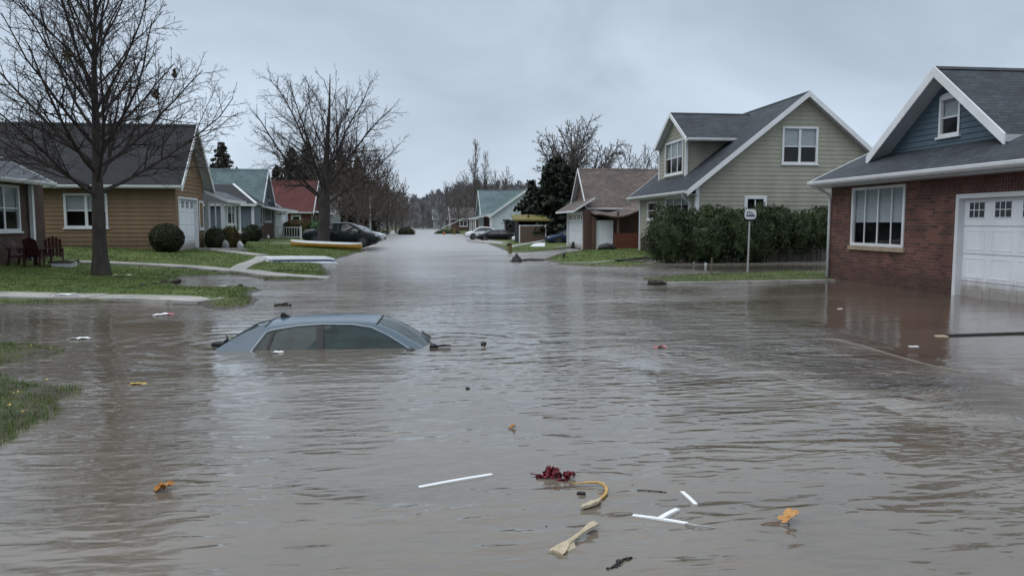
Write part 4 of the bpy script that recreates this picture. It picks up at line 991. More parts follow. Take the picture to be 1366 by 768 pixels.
def grow(seed, H, r, first, nl, ang, length, sp, top=.96, azj=.35, lean=(0, 0), wob=.02):
    """a tree with a leading stem: limbs leave it from height `first` up, low ones wide, high ones steep"""
    t = Tree(seed); n = 22; pts = []; rad = []
    p = Vector((0, 0, -.35)); d = UP.copy()
    for i in range(n + 1):
        z = H * i / n - .35 * (1 - i / n); f = i / n
        w = Vector((noise.noise((seed, f * 3, 0)), noise.noise((seed, 7, f * 3)), 0)) * wob * H * f
        pts.append(Vector((lean[0] * f * f, lean[1] * f * f, z)) + w)
        zz = max(z, 0); k = r * (1 - .96 * (zz / H) ** .85) + r * .55 * math.exp(-zz / .22)
        if zz > first: k *= max(.5, 1 - .4 * (zz - first) / (H - first))
        rad.append(max(k, .008))
    t.trunk.tube(pts, rad, 14, cap=False)
    az = t.r.uniform(0, 6.28)
    for i in range(nl):
        f = (i + t.r.uniform(-.3, .3)) / nl; f = min(max(f, 0), 1); h = first + (H * top - first) * f ** 1.15
        q, dd = t.along(pts, (h + .35) / (H + .35)); az += 2.4 + t.r.uniform(-azj, azj)
        a = math.radians(ang[0] + (ang[1] - ang[0]) * f ** .8 + t.r.uniform(-6, 6)); L = (length[0] + (length[1] - length[0]) * f) * t.r.uniform(.82, 1.15)
        dv = Vector((math.sin(a) * math.cos(az), math.sin(a) * math.sin(az), math.cos(a)))
        rr = r * (.31 - .20 * f) * t.r.uniform(.75, 1.15)
        t.branch(q, dv, L, rr, 0, sp)
    return t
def leafcloud(n, fn, size, aspect=1.6, up=0.0):
    """n leaf quads at points given by fn(count) -> (n,3)"""
    C = fn(n); n = len(C)
    a = NR.normal(size=(n, 3)); a[:, 2] += up; a /= np.linalg.norm(a, axis=1)[:, None]; b = np.cross(a, NR.normal(size=(n, 3))); b /= np.linalg.norm(b, axis=1)[:, None]
    s = size * NR.uniform(.55, 1.35, n)[:, None]; a *= s * aspect / 2; b *= s / 2
    V = np.stack([C - a, C + b, C + a, C - b], 1).reshape(-1, 3); return V, np.arange(4 * n).reshape(-1, 4)
def ball(c, r, fill=.55, lump=.16, freq=2.2, seed=0, zmin=None):
    def f(n):
        d = NR.normal(size=(n, 3)); d /= np.linalg.norm(d, axis=1)[:, None]
        k = np.array([1 + lump * 2 * noise.noise((x * freq + seed, y * freq, z * freq)) for x, y, z in d])
        P = np.array(c) + d * np.array(r) * (k * (fill + (1 - fill) * NR.uniform(0, 1, n) ** .5))[:, None]
        return P if zmin is None else P[P[:, 2] > zmin]
    return f
def core(c, r, k=.8, seed=0, lump=.16, freq=2.2):
    mb = MB(); mb.blob(c, r[0] * k, r[1] * k, r[2] * k, lump, freq, 24, 14, seed=seed); return np.array(mb.v), mb.f
def join(parts):
    V = []; F = []; o = 0
    for v, f in parts:
        V.append(np.asarray(v, float)); f = [list(q) if len(q) == 4 else list(q) + [q[-1]] for q in (f.tolist() if hasattr(f, 'tolist') else f)]
        F += [[i + o for i in q] for q in f]; o += len(v)
    return np.concatenate(V), np.array(F)

# --- the two street trees
bt = grow(3, 10.8, .225, 2.35, 42, (66, 14), (4.9, 2.6), spec(4, .0048, (7, 5, 3, 3), (.075, .05, .03, .02), (3.4, 6.8, 8.0)), lean=(.25, 0))
big = bt.build('bare_tree', 'tall bare dark tree on the left lawn in front of the tan house', onT(135, 367.5), rz=.4)
M['deadleaf'] = m_leaf('dead_leaves', (.05, .04, .015), (.10, .08, .03))
for i in (700, 2100, 3600):
    V, F = leafcloud(60, ball(bt.tips[i], (.11, .11, .17), .3), .07); np_mesh('dead_leaf_cluster', V, F, M['deadleaf'], big)
def spreading(seed, sp2, kr):
    t2 = Tree(seed)
    H0 = 3.0; pts = [Vector((0, 0, -.3)), Vector((0, 0, .1)), Vector((.0, 0, .5)), Vector((.03, 0, 1.3)), Vector((.08, .02, 2.2)), Vector((.12, 0, 3.2)), Vector((.22, .1, 4.6)), Vector((.34, .1, 6.2)), Vector((.5, .2, 8.2)), Vector((.6, .1, 10.2))]
    t2.trunk.tube(pts, [.62, .47, .38, .35, .36, .33, .22, .15, .08, .02], 14, cap=False)
    sp2[0].update(seg=9, wob=.10)
    for k, (h, ang, az, L, r) in enumerate([(2.6, 60, -8, 6.0, .15), (2.9, 40, 172, 6.6, .20), (3.0, 32, 60, 7.0, .17), (3.2, 34, 250, 6.8, .17), (2.8, 62, 190, 5.2, .13), (3.4, 42, 8, 6.6, .19), (3.7, 20, 160, 7.2, .18), (4.2, 24, -20, 6.4, .16),
                                           (4.3, 45, 130, 4.8, .12), (4.6, 40, -30, 5.0, .12), (5.0, 30, 80, 4.8, .11), (5.6, 38, 210, 4.2, .10), (6.1, 35, 330, 4.0, .09), (6.8, 30, 100, 3.4, .08), (7.4, 32, 240, 2.9, .06), (8.2, 28, 10, 2.4, .05), (2.7, 66, 100, 5.2, .12), (3.1, 60, 285, 5.4, .12), (8.9, 30, 150, 1.8, .04)]):
        q, dd = t2.along(pts, next(i + (h - pts[i].z) / (pts[i + 1].z - pts[i].z) for i in range(len(pts) - 1) if pts[i + 1].z > h) / (len(pts) - 1))
        a, z = math.radians(ang), math.radians(az); t2.branch(q, Vector((math.sin(a) * math.cos(z), math.sin(a) * math.sin(z), math.cos(a))), L, r * kr, 0, sp2)
    return t2
st = onT(432, 330.5)
t2 = spreading(21, spec(4, .0064, (7, 5, 3, 3), (.012, .012, .01, .0), (2.6, 5.0, 6.2)), .54)
t2.build('bare_tree', 'wide spreading bare tree with forked trunk beside the yellow canoe', st); t2o = bpy.data.objects[[o.name for o in COL.objects if o.get('label', '').startswith('wide spreading bare tree with forked')][0]]; t2o.scale = (1, 1, 1.07)

# --- bare trees further off: three models, copied
lite4 = spec(4, .020, (5, 3, 3, 3), (.02, .02, .01, .01), (2.2, 3.2, 3.4))
mA = grow(41, 11.5, .26, 2.2, 24, (62, 16), (5.2, 2.6), lite4, wob=.03)
mB = grow(52, 9.5, .20, 1.4, 26, (58, 22), (4.0, 2.0), lite4, wob=.05)
mC = grow(63, 15.0, .22, 3.0, 26, (30, 10), (4.6, 2.4), lite4, wob=.02)
def plant(model, label, p, s, rz, twig, bark, group=None, _c={}):
    key = (id(model), twig)
    if key not in _c:
        o = model.build('bare_tree', label, p, group, bark, twig, rz); _c[key] = o
    else: o = copy_tree(_c[key]); tag(o, label, 'tree', group); o.location = p; o.rotation_euler.z = rz
    if not group and 'group' in o: del o['group']
    o.scale = (s[0], s[0], s[1]) if isinstance(s, tuple) else (s, s, s); return o
t3 = spreading(33, spec(4, .019, (5, 4, 3, 3), (.012, .012, .01, .0), (2.8, 4.6, 4.6)), .7)
far2 = t3.build('bare_tree', 'broad bare gray tree rising behind the dark evergreen on the right', atY(768, 76), None, 'barkfar', 'twigfar', 2.1); far2.scale = (1.06, 1.06, 1.13)
plant(mC, 'tall slender bare tree rising left of the white house with green roof', atY(634, 135), (1.0, 1.03), .2, 'twigfar', 'barkfar')
plant(mC, 'second slender bare tree close beside the tallest one, a little shorter', atY(648, 140), (.8, .93), 1.9, 'twigfar', 'barkfar')
gB = 'bare brown trees crowding the left bank beyond the parked cars'
for k, (px, Y, m, s, rz) in enumerate([(462, 98, mB, 1.15, 0), (478, 92, mA, .9, 1), (492, 106, mB, 1.2, 2), (506, 112, mB, 1.1, 3), (517, 124, mA, .95, 4), (528, 138, mB, 1.1, 5), (500, 128, mA, 1.1, 2.5), (470, 118, mA, 1.15, .7), (448, 112, mA, 1.15, 3.3), (420, 105, mB, 1.3, 2.2), (537, 165, mB, 1.1, 1.2), (485, 84, mB, .8, 4.4)]):
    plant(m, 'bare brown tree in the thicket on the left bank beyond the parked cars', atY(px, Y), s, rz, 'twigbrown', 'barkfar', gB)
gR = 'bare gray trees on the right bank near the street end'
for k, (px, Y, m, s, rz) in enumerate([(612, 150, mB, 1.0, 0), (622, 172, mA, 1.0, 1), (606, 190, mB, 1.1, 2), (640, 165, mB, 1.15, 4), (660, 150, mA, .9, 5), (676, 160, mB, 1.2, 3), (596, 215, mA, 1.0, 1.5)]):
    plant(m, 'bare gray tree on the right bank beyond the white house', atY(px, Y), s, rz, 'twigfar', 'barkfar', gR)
gS = 'bare trees showing above the roofs on the right'
for px, Y, s, rz in [(838, 105, .95, 0), (858, 112, 1.0, 2), (880, 120, 1.05, 4), (812, 98, .85, 1)]:
    plant(mA, 'bare tree top showing above the brown and sage roofs', atY(px, Y), s, rz, 'twigfar', 'barkfar', gS)

# --- conifers
def conifer(name, label, loc, H, Rm, n, mat, group=None, sz=.2, ragged=.35, taper=.75):
    t = thing(name, label, 'tree', (0, 0, 0), 0, group); rr = random.Random(int(H * 100 + n)); parts = []; tr = MB()
    tr.tube([(0, 0, -.3), (0, 0, H * .5), (0, 0, H * .97)], [.03 * H, .018 * H, .01], 8)
    nb = int(H * 11); P = []
    for i in range(nb):
        f = (i + .5) / nb; z = H * (.04 + .95 * f); az = i * 2.4 + rr.uniform(-.4, .4)
        L = Rm * (1 - f) ** taper * rr.uniform(1 - ragged, 1 + ragged) + .12; dz = -.18 * L + rr.uniform(-.1, .3)
        tip = Vector((math.cos(az) * L, math.sin(az) * L, z + dz)); tr.tube([(0, 0, z), tuple(tip)], [.03, .01], 3, cap=False)
        k = max(6, int(n / nb * (.25 + 1.5 * (1 - f))))
        u = NR.uniform(.12, 1.05, k); w = .30 * L * (1.1 - u * .8) + .10
        C = np.outer(u, np.array(tip) - np.array([0, 0, z])) + np.array([0, 0, z]) + NR.normal(size=(k, 3)) * np.column_stack([w, w, w * .55]) * .6
        P.append(C)
    P = np.concatenate(P); V, F = leafcloud(len(P), lambda n_: P, sz, 1.8)
    o = tr.build('trunk', M['bark'], t); np_mesh('crown', V, F, M[mat], t); t.location = loc; return t
conifer('evergreen_tree', 'broad dark evergreen between the white house and the brown garage house', atY(744, 66), 7.3, 3.5, 15000, 'conifer', sz=.26, ragged=.5, taper=.5)
conifer('evergreen_tree', 'narrow dark evergreen leaning against the left side of the broad evergreen', atY(709, 70), 5.6, 1.4, 5000, 'conifer', sz=.2)
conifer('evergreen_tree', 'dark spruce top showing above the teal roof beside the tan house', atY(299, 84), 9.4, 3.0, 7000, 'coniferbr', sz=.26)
gC = 'dark evergreens standing behind the red roofed house'
for px, Y, H, r in [(392, 102, 11.0, 3.6), (410, 108, 12.0, 3.2), (372, 104, 8.6, 3.0), (456, 120, 13.0, 3.4), (478, 126, 12.0, 3.6), (438, 116, 11.0, 3.2)]:
    conifer('evergreen_tree', 'dark evergreen standing behind the red roofed house', atY(px, Y), H, r, 6000, 'coniferbr', gC, sz=.32)

# --- bushes and hedges
def bush(name, label, loc, r, n, mat, cat='bush', group=None, sz=.06, lump=.1, freq=2.2, seed=0, fill=.82):
    c = (0, 0, r[2] * .92); parts = [core(c, r, .86, seed, lump, freq), leafcloud(n, ball(c, r, fill, lump, freq, seed, zmin=-.1), sz)]
    V, F = join(parts); o = np_mesh(name, V, F, M[mat]); o.location = loc; return tag(o, label, cat, group)
bush('round_bush', 'clipped dark round bush in front of the white garage door of the tan house', atY(222, 34.9), (.74, .72, .66), 5000, 'bush', sz=.045, lump=.03, seed=1)
bush('round_bush', 'low dark bush left of the small boulder below the glazed porch', atY(287, 39.7), (.55, .55, .56), 2600, 'bush', sz=.05, seed=2)
bush('round_bush', 'golden brown bush below the glazed porch, right of the small boulder', atY(306, 40.6), (.50, .5, .60), 2600, 'bushgold', sz=.05, seed=3)
bush('round_bush', 'dim small bush tucked behind the golden bush by the gray wall', atY(319, 46), (.55, .5, .55), 1800, 'bush', sz=.05, seed=4)
bush('round_bush', 'dark round bush standing in front of the gray house wall', atY(337, 53.2), (.62, .6, .60), 3000, 'bush', sz=.05, lump=.04, seed=5)
bush('bush', 'golden green bush left of the dark parked sedan', atY(398, 70), (1.5, 1.0, .85), 3800, 'bushgold', sz=.08, seed=6)
bush('bush', 'bright green bush behind the roof of the dark parked sedan', atY(426, 70), (1.5, 1.0, .85), 3000, 'bushgreen', sz=.09, seed=7)
bush('bush', 'small dark round bush at the street edge far down the left side', atY(542, 120), (1.35, 1.2, .85), 1600, 'bush', sz=.12, seed=8)
bush('bush', 'low ragged green bush by the dark house far down the right side', atY(597, 128), (2.2, 1.2, .6), 1600, 'hedge', sz=.13, seed=9)
def hedge(label, boxes, n, sz, loc, seed=0, stems=True):
    t = thing('hedge', label, 'hedge'); parts = []; tr = MB(); lo = Vector(loc)
    for i, (c, r) in enumerate(boxes):
        c = tuple(Vector(c) - lo); m = int(n * r[0] * r[2] / sum(b[1][0] * b[1][2] for b in boxes))
        parts += [core(c, r, .80, seed + i, .2, 2.6), leafcloud(m, ball(c, r, .74, .24, 3.0, seed + i, zmin=.02), sz, 1.9, .3)]
        for k in range(5): x = c[0] + R.uniform(-.5, .5) * r[0]; tr.tube([(x, c[1], -.4), (x + R.uniform(-.2, .2), c[1], c[2])], [.03, .012], 5)
    V, F = join(parts); np_mesh('foliage', V, F, M['hedge'], t); tr.build('stems', M['bark'], t); t.location = loc; return t
HY = 32.6; hx0 = onY(868, 350, HY).x; hx1 = onY(1012, 350, HY).x; hx2 = onY(1112, 350, HY).x
bx = []
for i in range(7):
    f = i / 6; x = hx0 + .75 + (hx1 - hx0 - 1.1) * f; bx.append(((x, HY + .2 * math.sin(i * 2), 1.15 + .10 * math.sin(i * 1.7)), (.95 + .12 * math.sin(i * 3.1), .85, 1.18 + .14 * math.cos(i * 2.1))))
bx += [((hx0 + .9 + i * .8, HY - .15, 2.0 + .22 * math.sin(i * 4.3)), (.42, .4, .42)) for i in range(6)]
hedge('tall dense dark green hedge standing in the flood before the sage house', bx, 46000, .055, (hx0, HY, 0), 3)
bx = []
for i in range(5):
    f = i / 4; x = hx1 + .3 + (hx2 - hx1) * f; bx.append(((x, HY + .35, 1.45 + .1 * math.sin(i * 2.6)), (.78, .7, 1.0 + .1 * math.cos(i * 1.3))))
hedge('looser feathery dark green shrubbery between the road sign and the brick house', bx, 22000, .055, (hx1, HY + .3, 0), 21)

# --- far wooded slope
def far_wood():
    mb_v = []; mb_f = []; rr = random.Random(5); n = 0
    def sliver(a, b, w):
        d = Vector((b[0] - a[0], 0, b[2] - a[2])); s = Vector((d.z, 0, -d.x)); s = s.normalized() * w if s.length > 0 else Vector((w, 0, 0))
        k = len(mb_v); mb_v.extend([(a[0] - s.x, a[1], a[2] - s.z), (a[0] + s.x, a[1], a[2] + s.z), (b[0], b[1], b[2])]); mb_f.append((k, k + 1, k + 2))
    for i in range(900):
        Y = rr.uniform(190, 480); px = rr.uniform(395, 960); X = onY(px, 300, Y).x
        if abs(px - 558) < 16 and Y < 240: continue
        if Y < 230 and 575 < px < 700 and rr.random() < .5: continue
        z = h1(X, Y); H = rr.uniform(6, 11); rad = rr.uniform(2.6, 5.0)
        sliver((X, Y, z - .5), (X + rr.uniform(-.5, .5), Y, z + H * .8), .22)
        for j in range(95):
            f = rr.random() ** .8; h = z + H * (.12 + .8 * f); a = rr.uniform(0, 6.28); w = rad * (1 - abs(f - .45) * 1.1) * rr.random() ** .6
            b = (X + math.cos(a) * w, Y + math.sin(a) * w, h + rr.uniform(.2, 1.6)); s0 = (X + math.cos(a) * w * .45, Y + math.sin(a) * w * .45, h - rr.uniform(.2, .9)); sliver(s0, b, rr.uniform(.11, .34))
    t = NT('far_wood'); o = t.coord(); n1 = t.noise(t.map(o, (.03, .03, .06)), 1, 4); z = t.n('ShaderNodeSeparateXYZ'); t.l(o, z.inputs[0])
    t.set(t.ramp(n1, [(.35, (.150, .152, .160)), (.65, (.195, .192, .195))]), .9, .1)  # haze of distance is put into the wood's base colour
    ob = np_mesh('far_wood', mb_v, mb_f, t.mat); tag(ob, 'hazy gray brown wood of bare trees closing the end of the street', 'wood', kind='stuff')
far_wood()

# ------------------------------------------------------------------ cars
RAIL = [(-1.62, .90), (-1.34, 1.08), (-1.05, 1.225), (-.82, 1.272), (-.45, 1.312), (0, 1.332), (.38, 1.329), (.66, 1.297), (.90, 1.20), (1.16, 1.065), (1.47, .90)]
ZB = .90
M['carglass'] = None
M['carglass'] = m_glass('tinted_car_glass', (.17, .30, .30), (.055, .105, .105))
t_ = NT('dark_car_glass'); o_ = t_.coord(); t_.set(t_.ramp(t_.noise(o_, 2, 3), [(.3, (.012, .016, .018)), (.7, (.03, .04, .043))]), .06, .7); M['darkglass'] = t_.mat
def car(name, label, paint, trim='chrome', glass='darkglass', drowned=False, cat='car'):
    t = thing(name, label, cat)
    def yz(z): return .80 - .24 * (z - ZB) / .435
    rail = RAIL
    def rz(x):
        for i in range(len(rail) - 1):
            (a, za), (b, zb) = rail[i], rail[i + 1]
            if a <= x <= b:
                k = (x - a) / (b - a); pa = rail[max(i - 1, 0)]; pb = rail[min(i + 2, len(rail) - 1)]
                ma = (zb - pa[1]) / (b - pa[0]) * (b - a); mb_ = (pb[1] - za) / (pb[0] - a) * (b - a)
                return (2 * k ** 3 - 3 * k * k + 1) * za + (k ** 3 - 2 * k * k + k) * ma + (3 * k * k - 2 * k ** 3) * zb + (k ** 3 - k * k) * mb_
        return ZB
    # body below the belt
    st = [(-2.38, .62, .66, .45), (-2.30, .84, .78, .30), (-2.05, .92, .84, .24), (-1.6, .955, .87, .20), (-.8, .95, .89, .19), (.3, .95, .89, .19), (1.1, .94, .89, .19), (1.5, .915, .88, .2), (1.95, .84, .86, .22), (2.25, .74, .79, .26), (2.40, .58, .66, .34)]
    b = MB(); N = 14
    for x, zt, hw, zb in st:
        half = [(0, zb), (hw * .8, zb), (hw * .97, zb + .12), (hw, (zb + zt) / 2), (hw * .97, zt - .14), (hw * .90, zt - .03), (hw * .6, zt + .015), (0, zt + .03)]
        ring = half + [(-y, z) for y, z in reversed(half[1:-1])]; b.v.extend((x, y, z) for y, z in ring)
    for i in range(len(st) - 1):
        for j in range(N): b.f.append((i * N + j, i * N + (j + 1) % N, (i + 1) * N + (j + 1) % N, (i + 1) * N + j)); b.m.append(0)
    b.f += [tuple(reversed(range(N))), tuple((len(st) - 1) * N + j for j in range(N))]; b.m += [0, 0]
    body = b.build('body', paint, t, smooth=True)
    sb = body.modifiers.new('s', 'SUBSURF'); sb.levels = 1; sb.render_levels = 2
    # roof strip with crown
    xs_ = np.linspace(rail[0][0], rail[-1][0], 49)
    crown = lambda x: .055 * min(1, (1.6 - abs(x)) * 1.6)
    def S(x, q): z = rz(x); y = yz(z) * q; return Vector((x + (.10 * (1 - q * q) if x > .5 else -.06 * (1 - q * q) if x < -1 else 0) * (1 if abs(x) > .9 else (abs(x) - .5) / .4 if x > .5 else 0), y, z + crown(x) * (1 - q * q)))
    def strip(qs, x0, x1, off=0.):
        m = MB(); xx = [x for x in xs_ if x0 <= x <= x1]; xx = [x0] + [x for x in xx if x0 + .01 < x < x1 - .01] + [x1]
        k = len(m.v); m.v.extend(tuple(S(x, q) + UP * off) for x in xx for q in qs); n = len(qs)
        for i in range(len(xx) - 1):
            for j in range(n - 1): m.f.append((k + i * n + j, k + (i + 1) * n + j, k + (i + 1) * n + j + 1, k + i * n + j + 1)); m.m.append(0)
        return m
    Q = list(np.linspace(-1, 1, 13)); r0, r1 = -.88, .66
    rf = strip(Q, r0, r1)
    for a, c in ((rail[0][0], r0), (r1, rail[-1][0])):
        for qs in (list(np.linspace(-1, -.90, 3)), list(np.linspace(.90, 1, 3))):
            m = strip(qs, a, c); k = len(rf.v); rf.v += m.v; rf.f += [tuple(i + k for i in f) for f in m.f]; rf.m += m.m
    roof = rf.build('roof', paint, t, smooth=True); sol = roof.modifiers.new('s', 'SOLIDIFY'); sol.thickness = .02
    Qg = list(np.linspace(-.91, .91, 11))
    strip(Qg, r1 - .005, rail[-1][0], -.008).build('windscreen', M[glass], t, smooth=True)
    strip(Qg, rail[0][0], r0 + .005, -.008).build('rear_window', M[glass], t, smooth=True)
    seal = MB(); seal.tube([tuple(S(r1, q) + UP * .002) for q in Q], .009, 5); seal.build('glass_seal', M['black'], t); seal = MB(); seal.tube([tuple(S(r0, q) + UP * .002) for q in Q], .009, 5); seal.build('glass_seal', M['black'], t)
    # side frames with window openings
    quarter = [(-1.06, ZB - .02), (-.845, 1.195), (-.775, 1.215), (-.86, ZB - .02)]
    rear = [(-.83, ZB - .02), (-.735, 1.222), (-.45, 1.268), (-.17, 1.29), (-.14, ZB - .02)]
    front = [(-.05, ZB - .02), (-.08, 1.293), (.32, 1.287), (.58, 1.25), (.82, 1.145), (1.06, 1.005), (1.24, ZB - .02)]
    outer = [(rail[0][0], ZB - .06), *[(x, rz(x)) for x in xs_], (rail[-1][0], ZB - .06)]
    for s in (1, -1):
        fmap = lambda u, v, d=0.: Vector((u, s * (yz(v) + d), v))
        m = MB(); m.poly(outer, [[(u, max(v, ZB - .03)) for u, v in w] for w in (quarter, rear, front)], lambda u, v: fmap(u, v, 0))
        sd = m.build('side_frame', paint, t)
        for w in (quarter, rear, front):
            g = MB(); g.poly(w, [], lambda u, v: fmap(u, v, -.012)); g.build('side_window', M[glass], t)
        g = MB()
        g.tube([tuple(fmap(u, v, .006)) for u, v in [(-1.075, ZB), (-.86, 1.205), (-.78, 1.232), (-.45, 1.285), (-.10, 1.306), (.32, 1.303), (.59, 1.264), (.83, 1.16), (1.075, 1.015), (1.27, ZB)]], .006, 6)
        g.build('window_trim', M[trim], sd)
        g = MB()
        for w, wd in (((-.11, ZB - .03), .07), ): g.prism([(-.15, ZB - .06), (-.045, ZB - .06), (-.075, 1.30), (-.175, 1.297)], fmap, -.006, .003)
        g.build('pillar', M['black'], sd); g = MB(); g.prism([(-.865, ZB - .03), (-.825, ZB - .03), (-.738, 1.222), (-.775, 1.215)], fmap, -.006, .004); g.build('pillar', M['black'], sd)
        g = MB(); g.bar(fmap(-.052, ZB - .02, .007), fmap(-.078, 1.295, .007), .007, .008, up=Vector((0, 1, 0))); g.build('door_seam', M['black'], sd)
        # mirror
        g = MB(); g.blob((1.16, s * .93, ZB + .045), .07, .10, .07, .02, 2, 14, 8); g.bar((1.18, s * .80, ZB - .01), (1.16, s * .9, ZB + .02), .05, .03); g.build('wing_mirror', M['black'], t, smooth=True)
    fin = MB(); fin.prism([(-.80, 0), (-.62, 0), (-.74, .075), (-.78, .08)], lambda u, v, d: S(-.72, 0) + Vector((u + .72, d, v - .005)), -.012, .012); fin.build('antenna_fin', M['black'], t, bevel=.004)
    wp = MB(); base = S(1.40, -.55)
    wp.bar(base + UP * .012, S(1.2, .05) + UP * .02, .018, .014); wp.bar(S(1.40, .15) + UP * .012, S(1.22, .72) + UP * .02, .018, .014); wp.build('wiper', M['black'], t)
    if drowned:
        for x, ys in ((.12, (-.38, .38)), (-.78, (-.42, .42))):
            for y in ys:
                w = MB(); w.hexa([(x - .30, y - .25, .5), (x - .14, y - .25, .5), (x - .14, y + .25, .5), (x - .30, y + .25, .5), (x - .36, y - .2, 1.02), (x - .26, y - .2, 1.02), (x - .26, y + .2, 1.02), (x - .36, y + .2, 1.02)])
                w.blob((x - .33, y, 1.13), .06, .14, .09, .02, 2, 12, 8); w.build('seat', M['dark'], t, bevel=.02)
        w = MB(); w.tube([(.62 + .06 * math.sin(a), -.38 + .19 * math.cos(a), .93 + .18 * math.sin(a)) for a in np.linspace(0, 2 * math.pi, 20)], .015, 6); w.build('steering_wheel', M['black'], t)
    if not drowned:
        for x in (-1.42, 1.42):
            for s in (1, -1):
                w = MB(); w.lathe([(.20, -.10), (.30, -.10), (.325, -.06), (.325, .06), (.30, .10), (.20, .10)], (0, 0, 0), 20); w.v = [(x + a, s * .80 + c * s, .325 + bb) for a, bb, c in w.v]
                wo = w.build('wheel', M['rubber'], t, smooth=False)
                w = MB(); w.lathe([(.0, .105), (.06, .108), (.2, .104)], (0, 0, 0), 16)
                for k in range(5): a = k * 1.2566; w.bar((.03 * math.cos(a), .03 * math.sin(a), .115), (.2 * math.cos(a), .2 * math.sin(a), .108), .05, .012, up=Vector((0, 0, 1)))
                w.v = [(x + a, s * .80 + c * s, .325 + bb) for a, bb, c in w.v]; w.build('rim', M['rim'], wo)
                w = MB(); w.lathe([(.36, .03), (.36, .105), (.0, .10)], (0, 0, 0), 20); w.v = [(x + a, s * .785 + c * s * .9, .34 + bb) for a, bb, c in w.v]; w.build('wheel_arch', M['dark'], t)
        for s in (1, -1):
            w = MB(); w.blob((2.20, s * .60, .66), .12, .17, .075, .02, 2, 14, 8); w.build('headlight', M['chrome'], t, smooth=True)
            w = MB(); w.blob((-2.28, s * .62, .74), .06, .16, .07, .02, 2, 12, 8); w.build('tail_light', M['redwood'], t, smooth=True)
            for xh in (-.2, .75): w = MB(); w.bar((xh - .09, s * .885, .78), (xh + .09, s * .885, .78), .03, .03); w.build('door_handle', M['chrome'], t)
        w = MB(); w.box(2.33, 2.41, -.45, .45, .36, .52); w.build('grille', M['black'], t, bevel=.01)
    return t
M['paintblue'] = m_paint('flooded_car_paint', (.066, .108, .148), .22)
M['paintdark'] = m_paint('dark_green_black_paint', (.008, .013, .015), .22, .0, .28)
M['paintsilver'] = m_paint('silver_paint', (.42, .45, .47), .25)
M['paintwhite'] = m_paint('white_paint', (.60, .62, .65), .3)
M['paintnavy'] = m_paint('navy_paint', (.010, .026, .065), .2, .05, .35)
M['paintblack'] = m_paint('black_paint', (.008, .009, .011), .25, .0, .25)
dc = car('flooded_car', 'pale blue sedan sunk to its windows in the middle of the flooded street', M['paintblue'], glass='carglass', drowned=True)
cc = onZ(437, 467); dc.location = (cc.x, cc.y + .80, -.985); dc.rotation_euler = (math.radians(-1.2), math.radians(.6), math.radians(-1.5))
b = MB(); b.blob((0, 0, .03), .10, .05, .045, .3, 3, 12, 8); b.tube([(.05, 0, .03), (.12, .02, .10), (.10, .03, .16)], [.025, .02, .008], 6)
o = b.build('driftwood_clump', M['black'], smooth=True); o.location = onZ(292, 462); tag(o, 'small black clump of debris at the rear edge of the sunken car', 'debris')
b = MB(); b.tube([(-.10, 0, .015), (.05, .0, .03), (.17, .02, .025)], [.012, .02, .008], 6); b.blob((-.08, 0, .02), .06, .04, .04, .2, 3, 10, 6)
o = b.build('driftwood_stick', M['black'], smooth=True); o.location = onZ(586, 463.5); tag(o, 'short black stick floating at the front edge of the sunken car', 'debris')
s1 = car('parked_car', 'dark sedan parked on the left bank behind the yellow canoe', M['paintdark'], 'black')
p = onY(456, 324, 51.6); s1.location = (p.x, p.y, .22); s1.scale = (1.07, 1.07, 1.16); s1.rotation_euler = (0, math.radians(1.5), math.radians(-3))
s2 = car('parked_car', 'silver car parked just beyond the dark sedan on the left bank', M['paintsilver'], 'black')
p = onY(470, 320, 55.5); s2.location = (p.x, 55.5, .22); s2.scale = (1.0, 1.0, 1.02); s2.rotation_euler = (0, 0, math.radians(-4))
s3 = car('parked_car', 'navy blue car nosing out from behind the white garage on the right', M['paintnavy'], 'black')
p = onY(731, 330, 59.6); s3.location = (p.x + 2.2, 59.6, .02); s3.rotation_euler = (0, 0, math.pi - .05); s3.scale = (1, 1, .95)
s4 = car('parked_car', 'long black car parked in front of the white house', M['paintblack'], 'black')
p = onY(663, 318, 76); s4.location = (p.x, 76, -.02); s4.rotation_euler = (0, 0, math.pi + .03); s4.scale = (.93, 1, .82)
s5 = car('parked_car', 'white car half hidden behind the black car on the right', M['paintwhite'], 'black')
p = onY(640, 315, 82); s5.location = (p.x + .5, 82, .0); s5.rotation_euler = (0, 0, math.pi); s5.scale = (.9, 1, 1.0)
M['twigblk'] = m_plain('soaked_twig', (.012, .010, .010), .5, .3, 20)
